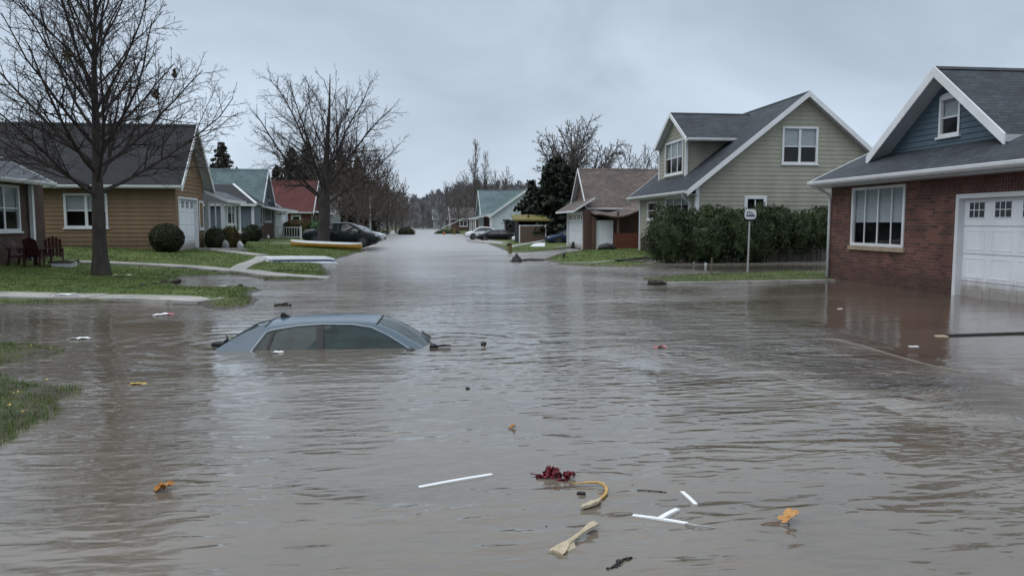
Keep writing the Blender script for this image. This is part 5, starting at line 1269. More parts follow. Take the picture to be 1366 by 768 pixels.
# ------------------------------------------------------------------ boats and chairs on the left bank
def dinghy():
    a, b = onT(350, 349), onT(437, 352); L = (b - a).length; g = math.atan2(b.y - a.y, b.x - a.x)
    t = thing('dinghy', 'overturned white dinghy with dark blue stripe lying on the left lawn edge', 'boat')
    m = MB(); st = [(0, .42, .34), (.15, .58, .37), (L * .3, .66, .38), (L * .7, .68, .37), (L - .25, .66, .36), (L, .62, .30)]
    for i, (x, w, h) in enumerate(st): m.v += [(x - (.06 if i == 0 else 0) + (.10 if i == 5 else 0), -w, .10), (x, -w * .93, h * .62), (x, -w * .80, h), (x, 0, h + .025), (x, w * .80, h), (x, w * .93, h * .62), (x - (.06 if i == 0 else 0) + (.10 if i == 5 else 0), w, .10)]
    for i in range(5):
        for j in range(6): m.f.append((i * 7 + j, (i + 1) * 7 + j, (i + 1) * 7 + j + 1, i * 7 + j + 1)); m.m.append(0)
    m.f += [tuple(range(7)), tuple(35 + j for j in reversed(range(7)))]; m.m += [0, 0]
    m.build('hull', M['boatwhite'], t, bevel=.012)
    s = MB()
    for sg in (-1, 1):
        for (x0, w0, h0), (x1, w1, h1_) in zip(st, st[1:]): s.hexa([(x0, sg * (w0 * .945 + .008), h0 * .50), (x1, sg * (w1 * .945 + .008), h1_ * .50), (x1, sg * (w1 * .925 + .008), h1_ * .72), (x0, sg * (w0 * .925 + .008), h0 * .72), (x0, sg * w0 * .9, h0 * .50), (x1, sg * w1 * .9, h1_ * .50), (x1, sg * w1 * .88, h1_ * .72), (x0, sg * w0 * .88, h0 * .72)])
    s.build('stripe', M['boatblue'], t)
    r = MB(); r.tube([(x, -w - .02, .10) for x, w, h in st] + [(L + .42, -.45, -.06)], .035, 8); r.tube([(x, w + .02, .10) for x, w, h in st] + [(L + .42, .5, -.06)], .035, 8); r.build('gunwale', M['boatwhite'], t, smooth=True)
    t.location = (a.x, a.y + .5, min(a.z, b.z) - .02 + .02); t.rotation_euler = (0, math.radians(1.2), g)
M['boatwhite'] = m_plain('white_gelcoat', (.56, .59, .63), .35, .12, 2)
M['boatblue'] = m_plain('navy_stripe', (.03, .05, .12), .4, .2, 4)
M['canoe'] = m_plain('yellow_canoe_hull', (.36, .20, .03), .4, .2, 3)
dinghy()
def canoe():
    a, b = atY(388, 48.8), atY(481, 47.2); L = (b - a).length; g = math.atan2(b.y - a.y, b.x - a.x)
    t = thing('canoe', 'long yellow canoe with pale deck lying on the lawn before the dark sedan', 'canoe'); m = MB(); n = 16; k = 9
    for i in range(n + 1):
        f = i / n; w = .40 * math.sin(math.pi * (.03 + .94 * f)) ** .55; e = .05 * abs(2 * f - 1) ** 4; 
        for j in range(k):
            q = math.pi * j / (k - 1); m.v.append((L * f, -w * math.cos(q), .28 + e - (.28 + e - .03) * math.sin(q) ** .7))
    for i in range(n):
        for j in range(k - 1): m.f.append((i * k + j, (i + 1) * k + j, (i + 1) * k + j + 1, i * k + j + 1)); m.m.append(0)
    m.f += [tuple(range(k)), tuple(n * k + j for j in reversed(range(k)))]; m.m += [0, 0]
    o = m.build('hull', M['canoe'], t, smooth=True); sl_ = o.modifiers.new('s', 'SOLIDIFY'); sl_.thickness = .02
    d = MB(); pts = [(L * i / n, .40 * math.sin(math.pi * (.03 + .94 * i / n)) ** .55, .285 + .05 * abs(2 * i / n - 1) ** 4) for i in range(n + 1)]
    for i in range(n): x0, w0, z0 = pts[i]; x1, w1, z1 = pts[i + 1]; d.hexa([(x0, -w0, z0), (x1, -w1, z1), (x1, w1, z1), (x0, w0, z0), (x0, -w0 * .8, z0 + .13), (x1, -w1 * .8, z1 + .13), (x1, w1 * .8, z1 + .13), (x0, w0 * .8, z0 + .13)])
    d.build('deck_cover', M['boatwhite'], t)
    r = MB(); r.tube([(x, -w - .015, z) for x, w, z in pts], .028, 6); r.tube([(x, w + .015, z) for x, w, z in pts], .028, 6); r.build('gunwale', M['canoe'], t)
    t.location = (a.x, a.y, max(a.z, b.z) - .06); t.rotation_euler = (0, math.atan2(a.z - b.z, L) * .5, g)
canoe()
def chair(label, loc, rz, tall=1.0):
    t = thing('garden_chair', label, 'chair', (0, 0, 0), 0, None); m = MB()
    for i in range(5): y = -.24 + .12 * i; m.bar((.28, y, .40), (-.24, y, .37), .10, .022)
    m.build('seat', M['redwood'], t)
    m = MB()
    for i in range(5): y = -.23 + .115 * i; m.bar((-.22, y, .38), (-.42, y, .98 * tall - .05 * abs(i - 2)), .10, .022, up=Vector((1, 0, .3)))
    m.bar((-.33, -.3, .70), (-.33, .3, .70), .03, .07); m.bar((-.27, -.3, .48), (-.27, .3, .48), .03, .07); m.build('backrest', M['redwood'], t)
    for s in (-1, 1):
        m = MB(); m.bar((.26, s * .31, 0), (.26, s * .31, .62), .06, .05); m.build('leg', M['redwood'], t)
        m = MB(); m.bar((-.34, s * .31, 0), (-.22, s * .31, .66), .06, .05); m.build('leg', M['redwood'], t)
        m = MB(); m.bar((-.36, s * .31, .645), (.34, s * .31, .645), .10, .026); m.build('armrest', M['redwood'], t)
        m = MB(); m.bar((-.3, s * .31, .36), (.26, s * .31, .38), .03, .07); m.build('apron', M['redwood'], t)
    t.location = loc; t.rotation_euler.z = rz; t.scale = (.88, .88, .88); return t
cz = lambda px, py, dy=0: onT(px, py)
chair('dark red wooden armchair, leftmost of the three on the left lawn', atY(27, 26.0), math.radians(-5))
chair('dark red wooden armchair in the middle of the three, seen from behind', atY(49, 26.1), math.radians(75), 1.12)
chair('dark red wooden chair with tall slatted back, rightmost of the three by the tan house', atY(69, 26.6), math.radians(115), 1.15)
p = atY(83, 26.4); t = thing('planter_box', 'low white box with black rim on the grass right of the red chairs', 'planter', p)
m = MB(); m.hexa([(p.x - .3, p.y - .2, p.z - .02), (p.x + .3, p.y - .2, p.z - .02), (p.x + .3, p.y + .2, p.z - .02), (p.x - .3, p.y + .2, p.z - .02), (p.x - .34, p.y - .24, p.z + .16), (p.x + .34, p.y - .24, p.z + .16), (p.x + .34, p.y + .24, p.z + .16), (p.x - .34, p.y + .24, p.z + .16)]); m.build('box', M['trim'], t, bevel=.015)
m = MB(); m.tube([(p.x - .36, p.y - .26, p.z + .17), (p.x + .36, p.y - .26, p.z + .17), (p.x + .42, p.y, p.z + .22), (p.x + .36, p.y + .26, p.z + .17), (p.x - .36, p.y + .26, p.z + .17), (p.x - .36, p.y - .26, p.z + .17)], .028, 6); m.build('rim', M['black'], t)

# boulders, rail, lamp, pole
M['rock'] = m_plain('gray_boulder', (.20, .20, .20), .8, .35, 5, bump=.02)
for px, py, r, lb in ((300, 328.5, .24, 'small gray boulder between the two bushes below the glazed porch'), (319.5, 326.5, .22, 'pale rounded stone post at the right end of the porch bushes')):
    p = atY(px, 39.3 if px < 310 else 40.2); m = MB(); m.blob((0, 0, r * .8), r * .75, r * .7, r * 1.15, .12, 1.8, 18, 12, seed=px); o = m.build('boulder', M['rock'] if px < 310 else M['trimgray'], smooth=True); o.location = p; tag(o, lb, 'rock')
p = onT(386, 318.5); t = thing('porch_railing', 'white porch railing beside the white door of the gray house', 'railing', p)
m = MB(); m.bar((p.x - .9, p.y, p.z + .95), (p.x + .9, p.y, p.z + .95), .07, .07); m.bar((p.x - .9, p.y, p.z + .15), (p.x + .9, p.y, p.z + .15), .06, .06); m.build('rail', M['trim'], t)
m = MB()
for i in range(9): x = p.x - .85 + 1.7 * i / 8; m.bar((x, p.y, p.z + .1), (x, p.y, p.z + .95), .04, .04)
m.build('balusters', M['trim'], t)
for x in (-.95, .95): m = MB(); m.box(p.x + x - .06, p.x + x + .06, p.y - .06, p.y + .06, p.z - .1, p.z + 1.05); m.build('post', M['trim'], t)
p = onT(358.5, 326.5); t = thing('garden_lamp', 'small black garden lamp post on the lawn before the gray house', 'lamp', p)
m = MB(); m.tube([(p.x, p.y, p.z - .1), (p.x, p.y, p.z + .42)], .018, 8); m.build('post', M['black'], t)
m = MB(); m.lathe([(.03, .40), (.07, .46), (.075, .58)], p, 10); m.build('lamp_glass', M['trim'], t)
m = MB(); m.lathe([(.10, .58), (.02, .66)], p, 10); m.build('cap', M['black'], t)
p = atY(494, 100); zt = onY(494, 262, 100).z; t = thing('utility_pole', 'thin gray utility pole on the left bank beyond the parked cars', 'pole', p)
m = MB(); m.tube([(p.x, p.y, p.z - .5), (p.x, p.y, zt)], [.13, .09], 10); m.build('pole', M['metal'], t)
m = MB(); m.bar((p.x - 1.0, p.y, zt - .25), (p.x + .5, p.y, zt - .25), .1, .1); m.build('crossarm', M['wood'], t)
m = MB()
for x in (-.9, -.4, .4): m.lathe([(.04, -.2), (.06, -.1), (.03, -.05)], (p.x + x, p.y, zt), 8)
m.build('insulators', M['trimgray'], t)

# ------------------------------------------------------------------ road sign and stakes at the hedge
M['signwhite'] = m_plain('sign_enamel', (.62, .64, .67), .35, .06, 4)
M['signblue'] = m_plain('sign_ink', (.05, .065, .13), .4, .2, 10)
p = onZ(997, 363, .05); SY = p.y; tp = onY(1001, 285, SY - .03)
t = thing('road_sign', 'white rounded road sign with dark blue marks on a thin leaning post before the hedge', 'sign', p)
m = MB(); m.tube([(p.x, SY, -.4), (tp.x, SY, tp.z + .02)], .032, 10); m.build('post', M['metal'], t)
a, b = onY(993.5, 279, SY - .05), onY(1008.5, 292.5, SY - .05); W, H = b.x - a.x, a.z - b.z; cx, czz = (a.x + b.x) / 2, (a.z + b.z) / 2
def rrect(w, h, r, n=5):
    o = []
    for sx, sz, a0 in ((1, 1, 0), (-1, 1, 90), (-1, -1, 180), (1, -1, 270)):
        for i in range(n): q = math.radians(a0 + 90 * i / (n - 1)); o.append((sx * (w / 2 - r) + r * math.cos(q), sz * (h / 2 - r) + r * math.sin(q)))
    return o
SG = lambda u, v, d: Vector((cx + u, SY - .05 - d, czz + v))
m = MB(); m.prism(rrect(W, H, W * .26), SG, 0, .012); pl = m.build('sign_plate', M['signwhite'], t)
m = MB(); m.prism(rrect(W * 1.16, H * 1.18, W * .3), lambda u, v, d: SG(u + W * .02, v - H * .1, d), -.014, -.002); m.build('backing_plate', M['black'], t)
m = MB(); I = lambda pts: m.prism([(u * W, v * H) for u, v in pts], SG, .0125, .0145)
I([(-.34, .22), (-.24, .26), (-.22, .0), (-.32, .0)]); I([(-.22, .26), (-.02, .30), (-.02, .22), (-.20, .18)]); I([(-.12, .18), (-.04, .18), (-.02, .0), (-.12, .0)]); I([(.05, .24), (.14, .24), (.16, .0), (.06, .0)]); I([(.16, .06), (.3, .02), (.3, -.05), (.16, -.02)])
I([(-.38, -.12), (-.26, -.04), (-.12, -.10), (.0, -.03), (.14, -.10), (.26, -.05), (.40, -.14), (.38, -.24), (-.36, -.24)])
m.build('sign_marking', M['signblue'], pl)
p = onZ(949, 366, .03); m = MB(); zt = onY(949, 345, p.y).z
m.tube([(p.x, p.y, -.3), (p.x + .01, p.y, zt * .6), (p.x, p.y, zt)], [.03, .028, .024], 8); m.tube([(p.x, p.y, zt), (p.x + .02, p.y, zt + .03)], [.028, .01], 6)
o = m.build('wooden_stake', M['wood']); tag(o, 'thin weathered stake standing in the grass strip left of the road sign', 'stake')
p = onZ(931, 352); m = MB(); m.prism([(-.04, -.05), (.03, -.05), (.05, .10), (.01, .07), (-.03, .12)], lambda u, v, d: Vector((p.x + u, p.y - .9 + d, .0 + v)), 0, .03); o = m.build('paper_scrap', M['trim']); tag(o, 'small white scrap standing at the foot of the tall hedge', 'debris')
p = onZ(872, 380); m = MB(); m.blob((p.x + .12, p.y + .1, .03), .26, .16, .10, .2, 2.5, 18, 10); o = m.build('mud_clump', M['mud'], smooth=True); tag(o, 'dark mud lump at the left end of the kerb by the grass strip', 'mud')
o['label'] = 'dark brown mud lump at the left end of the white kerb below the hedge'

# ------------------------------------------------------------------ right bank: posts, boards
p = onZ(689, 349.5); m = MB()
for dx, dy, a, h in ((0, 0, .05, .42), (-.09, .03, -.25, .30), (.10, .02, .3, .30), (.02, -.05, .1, .22)): m.tube([(p.x + dx, p.y + dy, -.3), (p.x + dx, p.y + dy, .0), (p.x + dx * .7 + a * .06, p.y + dy, h * .6), (p.x + dx * .3, p.y + dy, h)], [.16, .16, .11, .015], 8)
o = m.build('tree_stump', M['twigblk'], smooth=True); tag(o, 'dark pointed stump sticking out of the water at the right of the street', 'stump')
p = onZ(680.5, 337, .03); t = thing('marker_post', 'short yellow brown post with dark drooping cap behind the pointed stump', 'post', p); zt = onY(680, 325, p.y).z
M['postbrown'] = m_plain('yellow_brown_post', (.12, .095, .03), .7, .3, 8)
m = MB(); m.tube([(p.x, p.y, -.3), (p.x, p.y, zt - .06)], [.13, .11], 10); m.build('post', M['postbrown'], t)
m = MB(); m.blob((p.x - .03, p.y, zt - .04), .15, .13, .07, .15, 2, 14, 8); m.blob((p.x - .17, p.y - .02, zt - .10), .10, .06, .04, .1, 2, 10, 6); m.build('cap', M['mud'], t, smooth=True)
a, b = onT(684, 331), onT(728, 323); p = onT(722, 329)
m = MB(); m.bar((a.x, a.y, a.z + .12), (b.x, b.y - .2, b.z + .16), .12, .10); o = m.build('white_beam', M['trim'], bevel=.01); tag(o, 'long white beam lying across the grass on the right bank', 'beam')
m = MB(); m.face([(p.x - .6, p.y, p.z + .02), (p.x + .25, p.y - .1, p.z + .02), (p.x + .28, p.y + .1, p.z + .28), (p.x + .0, p.y + .6, p.z + .26), (p.x - .4, p.y + .7, p.z + .2)])
m.face([(p.x - .6, p.y, p.z + .02), (p.x - .4, p.y + .7, p.z + .2), (p.x - .7, p.y + .8, p.z + .0)]); o = m.build('white_tarp', M['trim']); o.modifiers.new('s', 'SOLIDIFY').thickness = .02; tag(o, 'crumpled white tarp beside the navy car on the right bank', 'tarp')
p = onT(690, 321); m = MB(); m.blob((p.x, p.y, p.z + .15), .5, .4, .32, .25, 2, 16, 10, seed=4); o = m.build('white_sack', M['trim'], smooth=True); tag(o, 'white bundled sack at the foot of the brown panel screen', 'sack')
p = onT(763, 332); XQ = p.y
m = MB(); q = [onY(x, y, XQ) for x, y in ((761, 331), (768, 332.5), (772, 323), (765.5, 322.5))]; d = Vector((0, .12, 0)); m.hexa([q[0], q[1], q[1] + d, q[0] + d, q[3] + d * 3, q[2] + d * 3, q[2] + d * 4, q[3] + d * 4]); o = m.build('leaning_board', M['black']); tag(o, 'dark slanted board propped before the white garage door of the brown house', 'board')
p = onT(752.5, 346); zt = onY(752.5, 338, p.y).z; m = MB(); m.tube([(p.x, p.y, p.z - .2), (p.x, p.y, zt - .1)], .025, 8); m.box(p.x - .05, p.x + .05, p.y - .05, p.y + .05, zt - .14, zt); o = m.build('garden_stake', M['black']); tag(o, 'short black stake with square top on the right lawn by the water', 'stake')
a, b = onT(822, 349), onT(876, 346); m = MB(); m.bar((a.x, a.y, a.z + .06), (b.x, b.y, b.z + .08), .16, .05); m.bar((a.x + .5, a.y - .1, a.z + .10), (b.x - .4, b.y + .1, b.z + .12), .05, .04); o = m.build('dark_plank', M['black']); tag(o, 'long dark plank lying on the lawn left of the tall hedge', 'plank')
p = onT(810, 333); m = MB(); m.blob((p.x, p.y, p.z + .12), .55, .35, .26, .2, 2.4, 16, 9, seed=8); o = m.build('black_bag', M['black'], smooth=True); tag(o, 'rounded black bag lying at the white side door of the brown house', 'bag')
p = onT(716, 348); m = MB()
for i in range(7): m.blob((p.x + R.uniform(-1.1, .9), p.y + R.uniform(-.6, .8), .0), R.uniform(.2, .45), R.uniform(.15, .3), R.uniform(.05, .10), .25, 2.5, 14, 8, seed=i)
o = m.build('mud_bank', M['mud'], smooth=True); tag(o, 'low dark mud heaps at the water edge left of the right lawn', 'mud')
p = atY(592, 118); m = MB(); 
M['orange'] = m_plain('orange_plastic', (.42, .10, .03), .5, .2, 6)
m.lathe([(.55, 0), (.6, .12), (.25, .16), (.16, .7), (.07, 1.0)], (p.x, p.y, p.z), 12); o = m.build('orange_barrel', M['orange']); tag(o, 'small orange marker far down the right side by a ragged bush', 'marker')
p = atY(603, 134); m = MB(); m.bar((p.x - 1.8, p.y, p.z + 1.2), (p.x + 2.0, p.y - .4, p.z + 2.9), .5, .12); m.bar((p.x - 1.7, p.y, p.z + 1.2), (p.x - 1.5, p.y, p.z - .2), .12, .12); o = m.build('tilted_awning', M['trim']); tag(o, 'tilted white awning sheet leaning at the dark house far right of the street', 'awning')
p = atY(606, 122); m = MB(); m.tube([(p.x, p.y, p.z - .3), (p.x, p.y, p.z + 1.35)], .22, 8); o = m.build('wooden_post', M['postbrown']); tag(o, 'stout mossy post far down the right bank before the white house', 'post')

# ------------------------------------------------------------------ floating litter
def at(px, py, z=0.0): return onZ(px, py, z)
M['plasticwhite'] = m_plain('white_plastic', (.72, .74, .76), .4, .05, 8)
M['leafor'] = m_leaf('orange_leaf', (.22, .085, .015), (.45, .22, .05), .6, 12)
M['leafyel'] = m_leaf('yellow_leaf', (.40, .27, .05), (.55, .42, .15), .6, 10)
M['leaftan'] = m_leaf('tan_leaf', (.32, .15, .045), (.50, .28, .11), .6, 12)
M['leafred'] = m_leaf('red_petals', (.045, .004, .008), (.17, .012, .025), .5, 16)
M['rope'] = m_plain('tan_rope', (.42, .26, .09), .75, .35, 20)
M['driftwood'] = m_plain('pale_driftwood', (.40, .34, .24), .75, .25, 14, bump=.004)
M['packred'] = m_plain('red_packet', (.45, .14, .15), .5, .3, 8)
def strip(name, label, a, b, w, th=.014, mat='plasticwhite', cat='debris', tip=None, parent=None):
    a, b = at(*a), at(*b); d = (b - a).normalized(); s = Vector((-d.y, d.x, 0)); m = MB(); n = 8
    for i in range(n):
        f0, f1 = i / n, (i + 1) / n; p, q = a.lerp(b, f0), a.lerp(b, f1); z0, z1 = .004 + .003 * math.sin(f0 * 3.1), .004 + .003 * math.sin(f1 * 3.1)
        m.hexa([p - s * w / 2 + UP * (z0 - th), q - s * w / 2 + UP * (z1 - th), q + s * w / 2 + UP * (z1 - th), p + s * w / 2 + UP * (z0 - th), p - s * w / 2 + UP * z0, q - s * w / 2 + UP * z1, q + s * w / 2 + UP * z1, p + s * w / 2 + UP * z0])
        m.hexa([p - s * w * .5 + UP * z0, q - s * w * .5 + UP * z1, q - s * w * .32 + UP * z1, p - s * w * .32 + UP * z0, p - s * w * .5 + UP * (z0 + .003), q - s * w * .5 + UP * (z1 + .003), q - s * w * .36 + UP * (z1 + .003), p - s * w * .36 + UP * (z0 + .003)])
    o = m.build(name, M[mat], parent)
    if label: tag(o, label, cat)
    return o
strip('plastic_strip', 'long white plastic strip floating alone left of the dark red petals', (559, 649.5), (656.5, 632.5), .036)
strip('plastic_strip', 'short white sliver of plastic floating upper right of the forked white slat', (909.5, 655.5), (928, 672.5), .028)
t = thing('forked_slat', 'white forked slat with a thin wire end floating at lower right', 'debris', at(880, 691))
strip('slat', None, (844, 687), (917, 698), .034, parent=t); o = strip('slat', None, (880, 692.5), (904, 680), .034, .018, parent=t); o.location.z += .006
m = MB(); m.tube([at(914, 697.5, .01), at(930, 700.5, .014), at(952, 703, .004)], [.005, .004, .003], 6); m.build('wire', M['metal'], t)
# crumpled dark red flowers
def crumple(mb, c, r, n, seed, flat=.7):
    rr = random.Random(seed)
    for i in range(n):
        a, b = rr.uniform(0, 6.28), rr.uniform(-.2, 1.2); k = r * rr.uniform(.2, .95)
        p = Vector(c) + Vector((math.cos(a) * math.cos(b), math.sin(a) * math.cos(b) * .8, max(0, math.sin(b)) * flat)) * k
        e1 = Vector((rr.gauss(0, 1), rr.gauss(0, 1), rr.gauss(0, .8))).normalized(); e2 = e1.cross(Vector((rr.gauss(0, 1), rr.gauss(0, 1), rr.gauss(0, 1)))).normalized(); s = r * rr.uniform(.22, .42); nn = e1.cross(e2) * s * .3
        mb.face([p - e1 * s, p + e2 * s * .8 + nn, p + nn * .4]); mb.face([p - e1 * s, p + nn * .4, p - e2 * s * .7 + nn]); mb.face([p + nn * .4, p + e2 * s * .8 + nn, p + e1 * s + nn]); mb.face([p + nn * .4, p + e1 * s + nn, p - e2 * s * .7 + nn])
m = MB(); c = at(735, 635.5); crumple(m, (c.x, c.y, .015), .072, 70, 1, 1.0); crumple(m, (c.x - .07, c.y - .01, .0), .055, 30, 2, .35); c = at(759, 638); crumple(m, (c.x, c.y + .01, .01), .048, 40, 3, 1.0); c = at(749, 641); crumple(m, (c.x, c.y, .0), .04, 22, 4, .3)
m.tube([at(707, 631, .012), at(718, 633, .008), at(728, 636, .01)], .004, 5)
o = m.build('red_petals', M['leafred']); tag(o, 'crumpled dark red petals floating in a clump near the bottom centre', 'flowers')
# bent tan rope / cane
t = thing('bent_cane', 'bent tan cane with flattened pale end floating just below the red petals', 'branch', at(800, 655))
pts = [at(*q) for q in ((762, 646.5), (772, 647.5), (785, 647), (797, 647.5), (805, 650), (809, 655), (809, 660), (804, 665), (797, 668.5))]
m = MB(); m.tube([p + UP * (.012 + .012 * math.sin(i * .45)) for i, p in enumerate(pts)], [.004, .006, .008, .010, .011, .012, .011, .010, .009], 8); m.build('cane', M['rope'], t, smooth=True)
a, b = at(801, 666.5, .02), at(775, 677, .012); d = (b - a).normalized(); s = Vector((-d.y, d.x, 0)); m = MB()
for f0, f1, w0, w1 in ((0, .3, .010, .026), (.3, .75, .026, .024), (.75, 1, .024, .008)): p, q = a.lerp(b, f0), a.lerp(b, f1); m.hexa([p - s * w0 - UP * .006, q - s * w1 - UP * .006, q + s * w1 - UP * .006, p + s * w0 - UP * .006, p - s * w0 + UP * .012, q - s * w1 + UP * .004, q + s * w1 + UP * .012, p + s * w0 + UP * .018])
m.build('flat_end', M['driftwood'], t, bevel=.003)
m = MB(); c = at(797, 671.5); crumple(m, (c.x, c.y, .0), .025, 14, 9, .6); m.build('torn_bark', M['rope'], t)
# bone shaped driftwood
a, b = at(742, 738), at(794, 704); d = (b - a); L = d.length; d.normalize(); s = Vector((-d.y, d.x, 0)); m = MB()
prof = [(0, .040, .004), (.06, .046, .012), (.16, .034, .02), (.28, .018, .022), (.45, .013, .024), (.62, .013, .028), (.76, .018, .034), (.88, .027, .036), (.97, .029, .034), (1.0, .02, .03)]
for i, (f, w, z) in enumerate(prof):
    p = a + d * (L * f) + UP * z; sk = -.018 * (1 - f) if f < .1 else 0
    m.v += [tuple(p + s * w * 1.0 + d * sk), tuple(p + s * w * .5 + UP * .010), tuple(p - s * w * .4 + UP * .006), tuple(p - s * w), tuple(p - s * w * .5 - UP * .014), tuple(p + s * w * .5 - UP * .014)]
for i in range(len(prof) - 1):
    for j in range(6): m.f.append((i * 6 + j, i * 6 + (j + 1) % 6, (i + 1) * 6 + (j + 1) % 6, (i + 1) * 6 + j)); m.m.append(0)
m.f += [tuple(range(6)), tuple(54 + j for j in reversed(range(6)))]; m.m += [0, 0]
p0 = a + d * (L * .14) - s * .02; m.face([p0 + UP * .015, p0 + d * .10 + UP * .02 + s * .01, p0 + d * .07 - s * .028 - UP * .004, p0 - s * .02 - UP * .004])
o = m.build('driftwood', M['driftwood']); o.modifiers.new('b', 'BEVEL').width = .003; tag(o, 'pale bone shaped piece of driftwood floating at the bottom centre', 'driftwood')
# leaves
def leaf(label, px, py, L, W, rz, mat, curl=.35, stem=0.0, lobes=5, tilt=0.0, name='fallen_leaf', lift=.0):
    """a dry leaf: lobed, toothed outline, folded along the midrib and crumpled at the edge"""
    c = at(px, py); m = MB(); n = 44; rows = 5; rr = random.Random(int(px * 7 + py)); m.v = [(0, 0, .003 + lift)]
    ph = rr.uniform(0, 6)
    for k in range(1, rows + 1):
        f = k / rows
        for i in range(n):
            a = 2 * math.pi * i / n; lob = .62 + .38 * abs(math.cos(a * lobes / 2)) ** .7; tooth = 1 + .07 * (-1) ** i; r_ = f * (lob * tooth if k == rows else (lob * f + (1 - f)))
            x, y = math.cos(a) * L / 2 * r_, math.sin(a) * W / 2 * r_
            z = .003 + lift + curl * (abs(y) * .55 + 1.2 * y * y / W) + tilt * (x + L / 2) + curl * L * .16 * f * f * math.sin(3 * a + ph) + L * .05 * f * noise.noise((x * 60 / L * .12, y * 60 / L * .12, px))
            m.v.append((x, y, max(z, -.004)))
    for i in range(n): m.f.append((0, 1 + i, 1 + (i + 1) % n)); m.m.append(0)
    for k in range(rows - 1):
        for i in range(n): j = (i + 1) % n; m.f.append((1 + k * n + i, 1 + (k + 1) * n + i, 1 + (k + 1) * n + j, 1 + k * n + j)); m.m.append(0)
    b = m.build(name, M[mat])
    v = MB(); v.tube([(-L * .46, 0, .004 + lift), (0, 0, .006 + lift), (L * .42, 0, .006 + lift + tilt * L * .9)], [.0022, .0018, .0008], 4); v.build('midrib', M['leafrib'], b)
    if stem: st_ = MB(); st_.tube([(-L * .45, 0, .006), (-L * .45 - stem * .6, .01, .006), (-L * .45 - stem, .0, .003)], [.004, .003, .0025], 5); st_.build('leaf_stem', M['leafrib'], b)
    b.location = c; b.rotation_euler.z = rz; return tag(b, label, 'leaf')
M['leafrib'] = m_plain('leaf_rib', (.16, .06, .02), .6, .2, 20)
leaf('curled rusty orange leaf floating alone at the lower left', 219, 653.5, .13, .10, .4, 'leafor', .55, 0, 7, .25)
leaf('small orange leaf floating above the red petals near the middle', 683, 571, .075, .06, .2, 'leafor', .5, 0, 5, .2)
leaf('tan leaf with a long stem floating right of the forked slat', 1052, 696, .13, .11, .1, 'leaftan', .35, .12, 5, .45)
leaf('pale yellow leaf lying flat on the water left of the sunken car', 183, 512, .19, .10, .1, 'leafyel', .15, 0, 3)
leaf('dull red leaf floating right of the sunken car', 880, 463.5, .20, .10, -.1, 'packred', .3, 0, 4, .05)
def clump(name, label, pts, r, seed, cat='debris', mat='twigblk', n=9):
    m = MB(); rr = random.Random(seed); pts = [at(*q) for q in pts]
    if len(pts) > 1: m.tube([p + UP * rr.uniform(.002, .010) for p in pts], r * .28, 5)
    for i in range(n):
        f = rr.random() * (len(pts) - 1); k = min(int(f), max(len(pts) - 2, 0)); p = pts[k].lerp(pts[min(k + 1, len(pts) - 1)], f - k) + Vector((rr.gauss(0, r * .4), rr.gauss(0, r * .4), 0)); q = r * rr.uniform(.25, .75); m.blob((p.x, p.y, q * .35), q, q * .8, q * .7, .25, 2.5, 10, 7, seed=i + seed)
    o = m.build(name, M[mat], smooth=True); return tag(o, label, cat)
clump('twig_clump', 'black knotted twig floating at the very bottom, right of the driftwood', [(815, 758), (825, 752), (832, 747), (843, 744)], .022, 1, 'twig')
clump('twig', 'thin brown twig floating above and right of the small orange leaf', [(724, 556.5), (735, 557), (755, 558)], .012, 2, 'twig', 'wood', 5)
clump('twig', 'thin black twig floating left of the short white sliver', [(850, 654), (866, 655), (889, 657)], .012, 3, 'twig', 'twigblk', 3)
clump('seed_pod', 'black seed pod floating just below the red petals', [(777, 659.5)], .026, 4, 'debris', 'twigblk', 4)
clump('seed_pod', 'black lump floating to the right of the sunken car', [(645, 459.5)], .055, 5, 'debris', 'twigblk', 5)
clump('seed_pod', 'small black lump floating below and right of the sunken car', [(624, 518.5)], .032, 6, 'debris', 'twigblk', 3)
clump('seed_pod', 'tiny black speck floating left of the pale driftwood', [(729, 702)], .010, 7, 'debris', 'twigblk', 2)
clump('seed_pod', 'tiny black speck floating at the left end of the thin black twig', [(843, 646)], .010, 17, 'debris', 'twigblk', 2)
clump('mud_clump', 'dark muddy clod in the water behind the rear of the sunken car', [(366, 408), (375, 407), (384, 408)], .085, 8, 'mud', 'mud', 8)
clump('mud_clump', 'dark muddy clod at the water inlet, right of the lawn puddle', [(356, 374), (364, 373)], .10, 9, 'mud', 'mud', 6)
clump('mud_clump', 'dark clod at the right tip of the grass by the puddle', [(317, 381), (324, 381)], .07, 10, 'mud', 'mud', 5)
clump('mud_heap', 'low dark heap of wet leaves on the lawn left of the puddle', [(188, 388), (200, 384), (215, 381), (232, 379)], .15, 11, 'mud', 'mud', 16)
o = bpy.data.objects['mud_heap']; o.location.z = .05
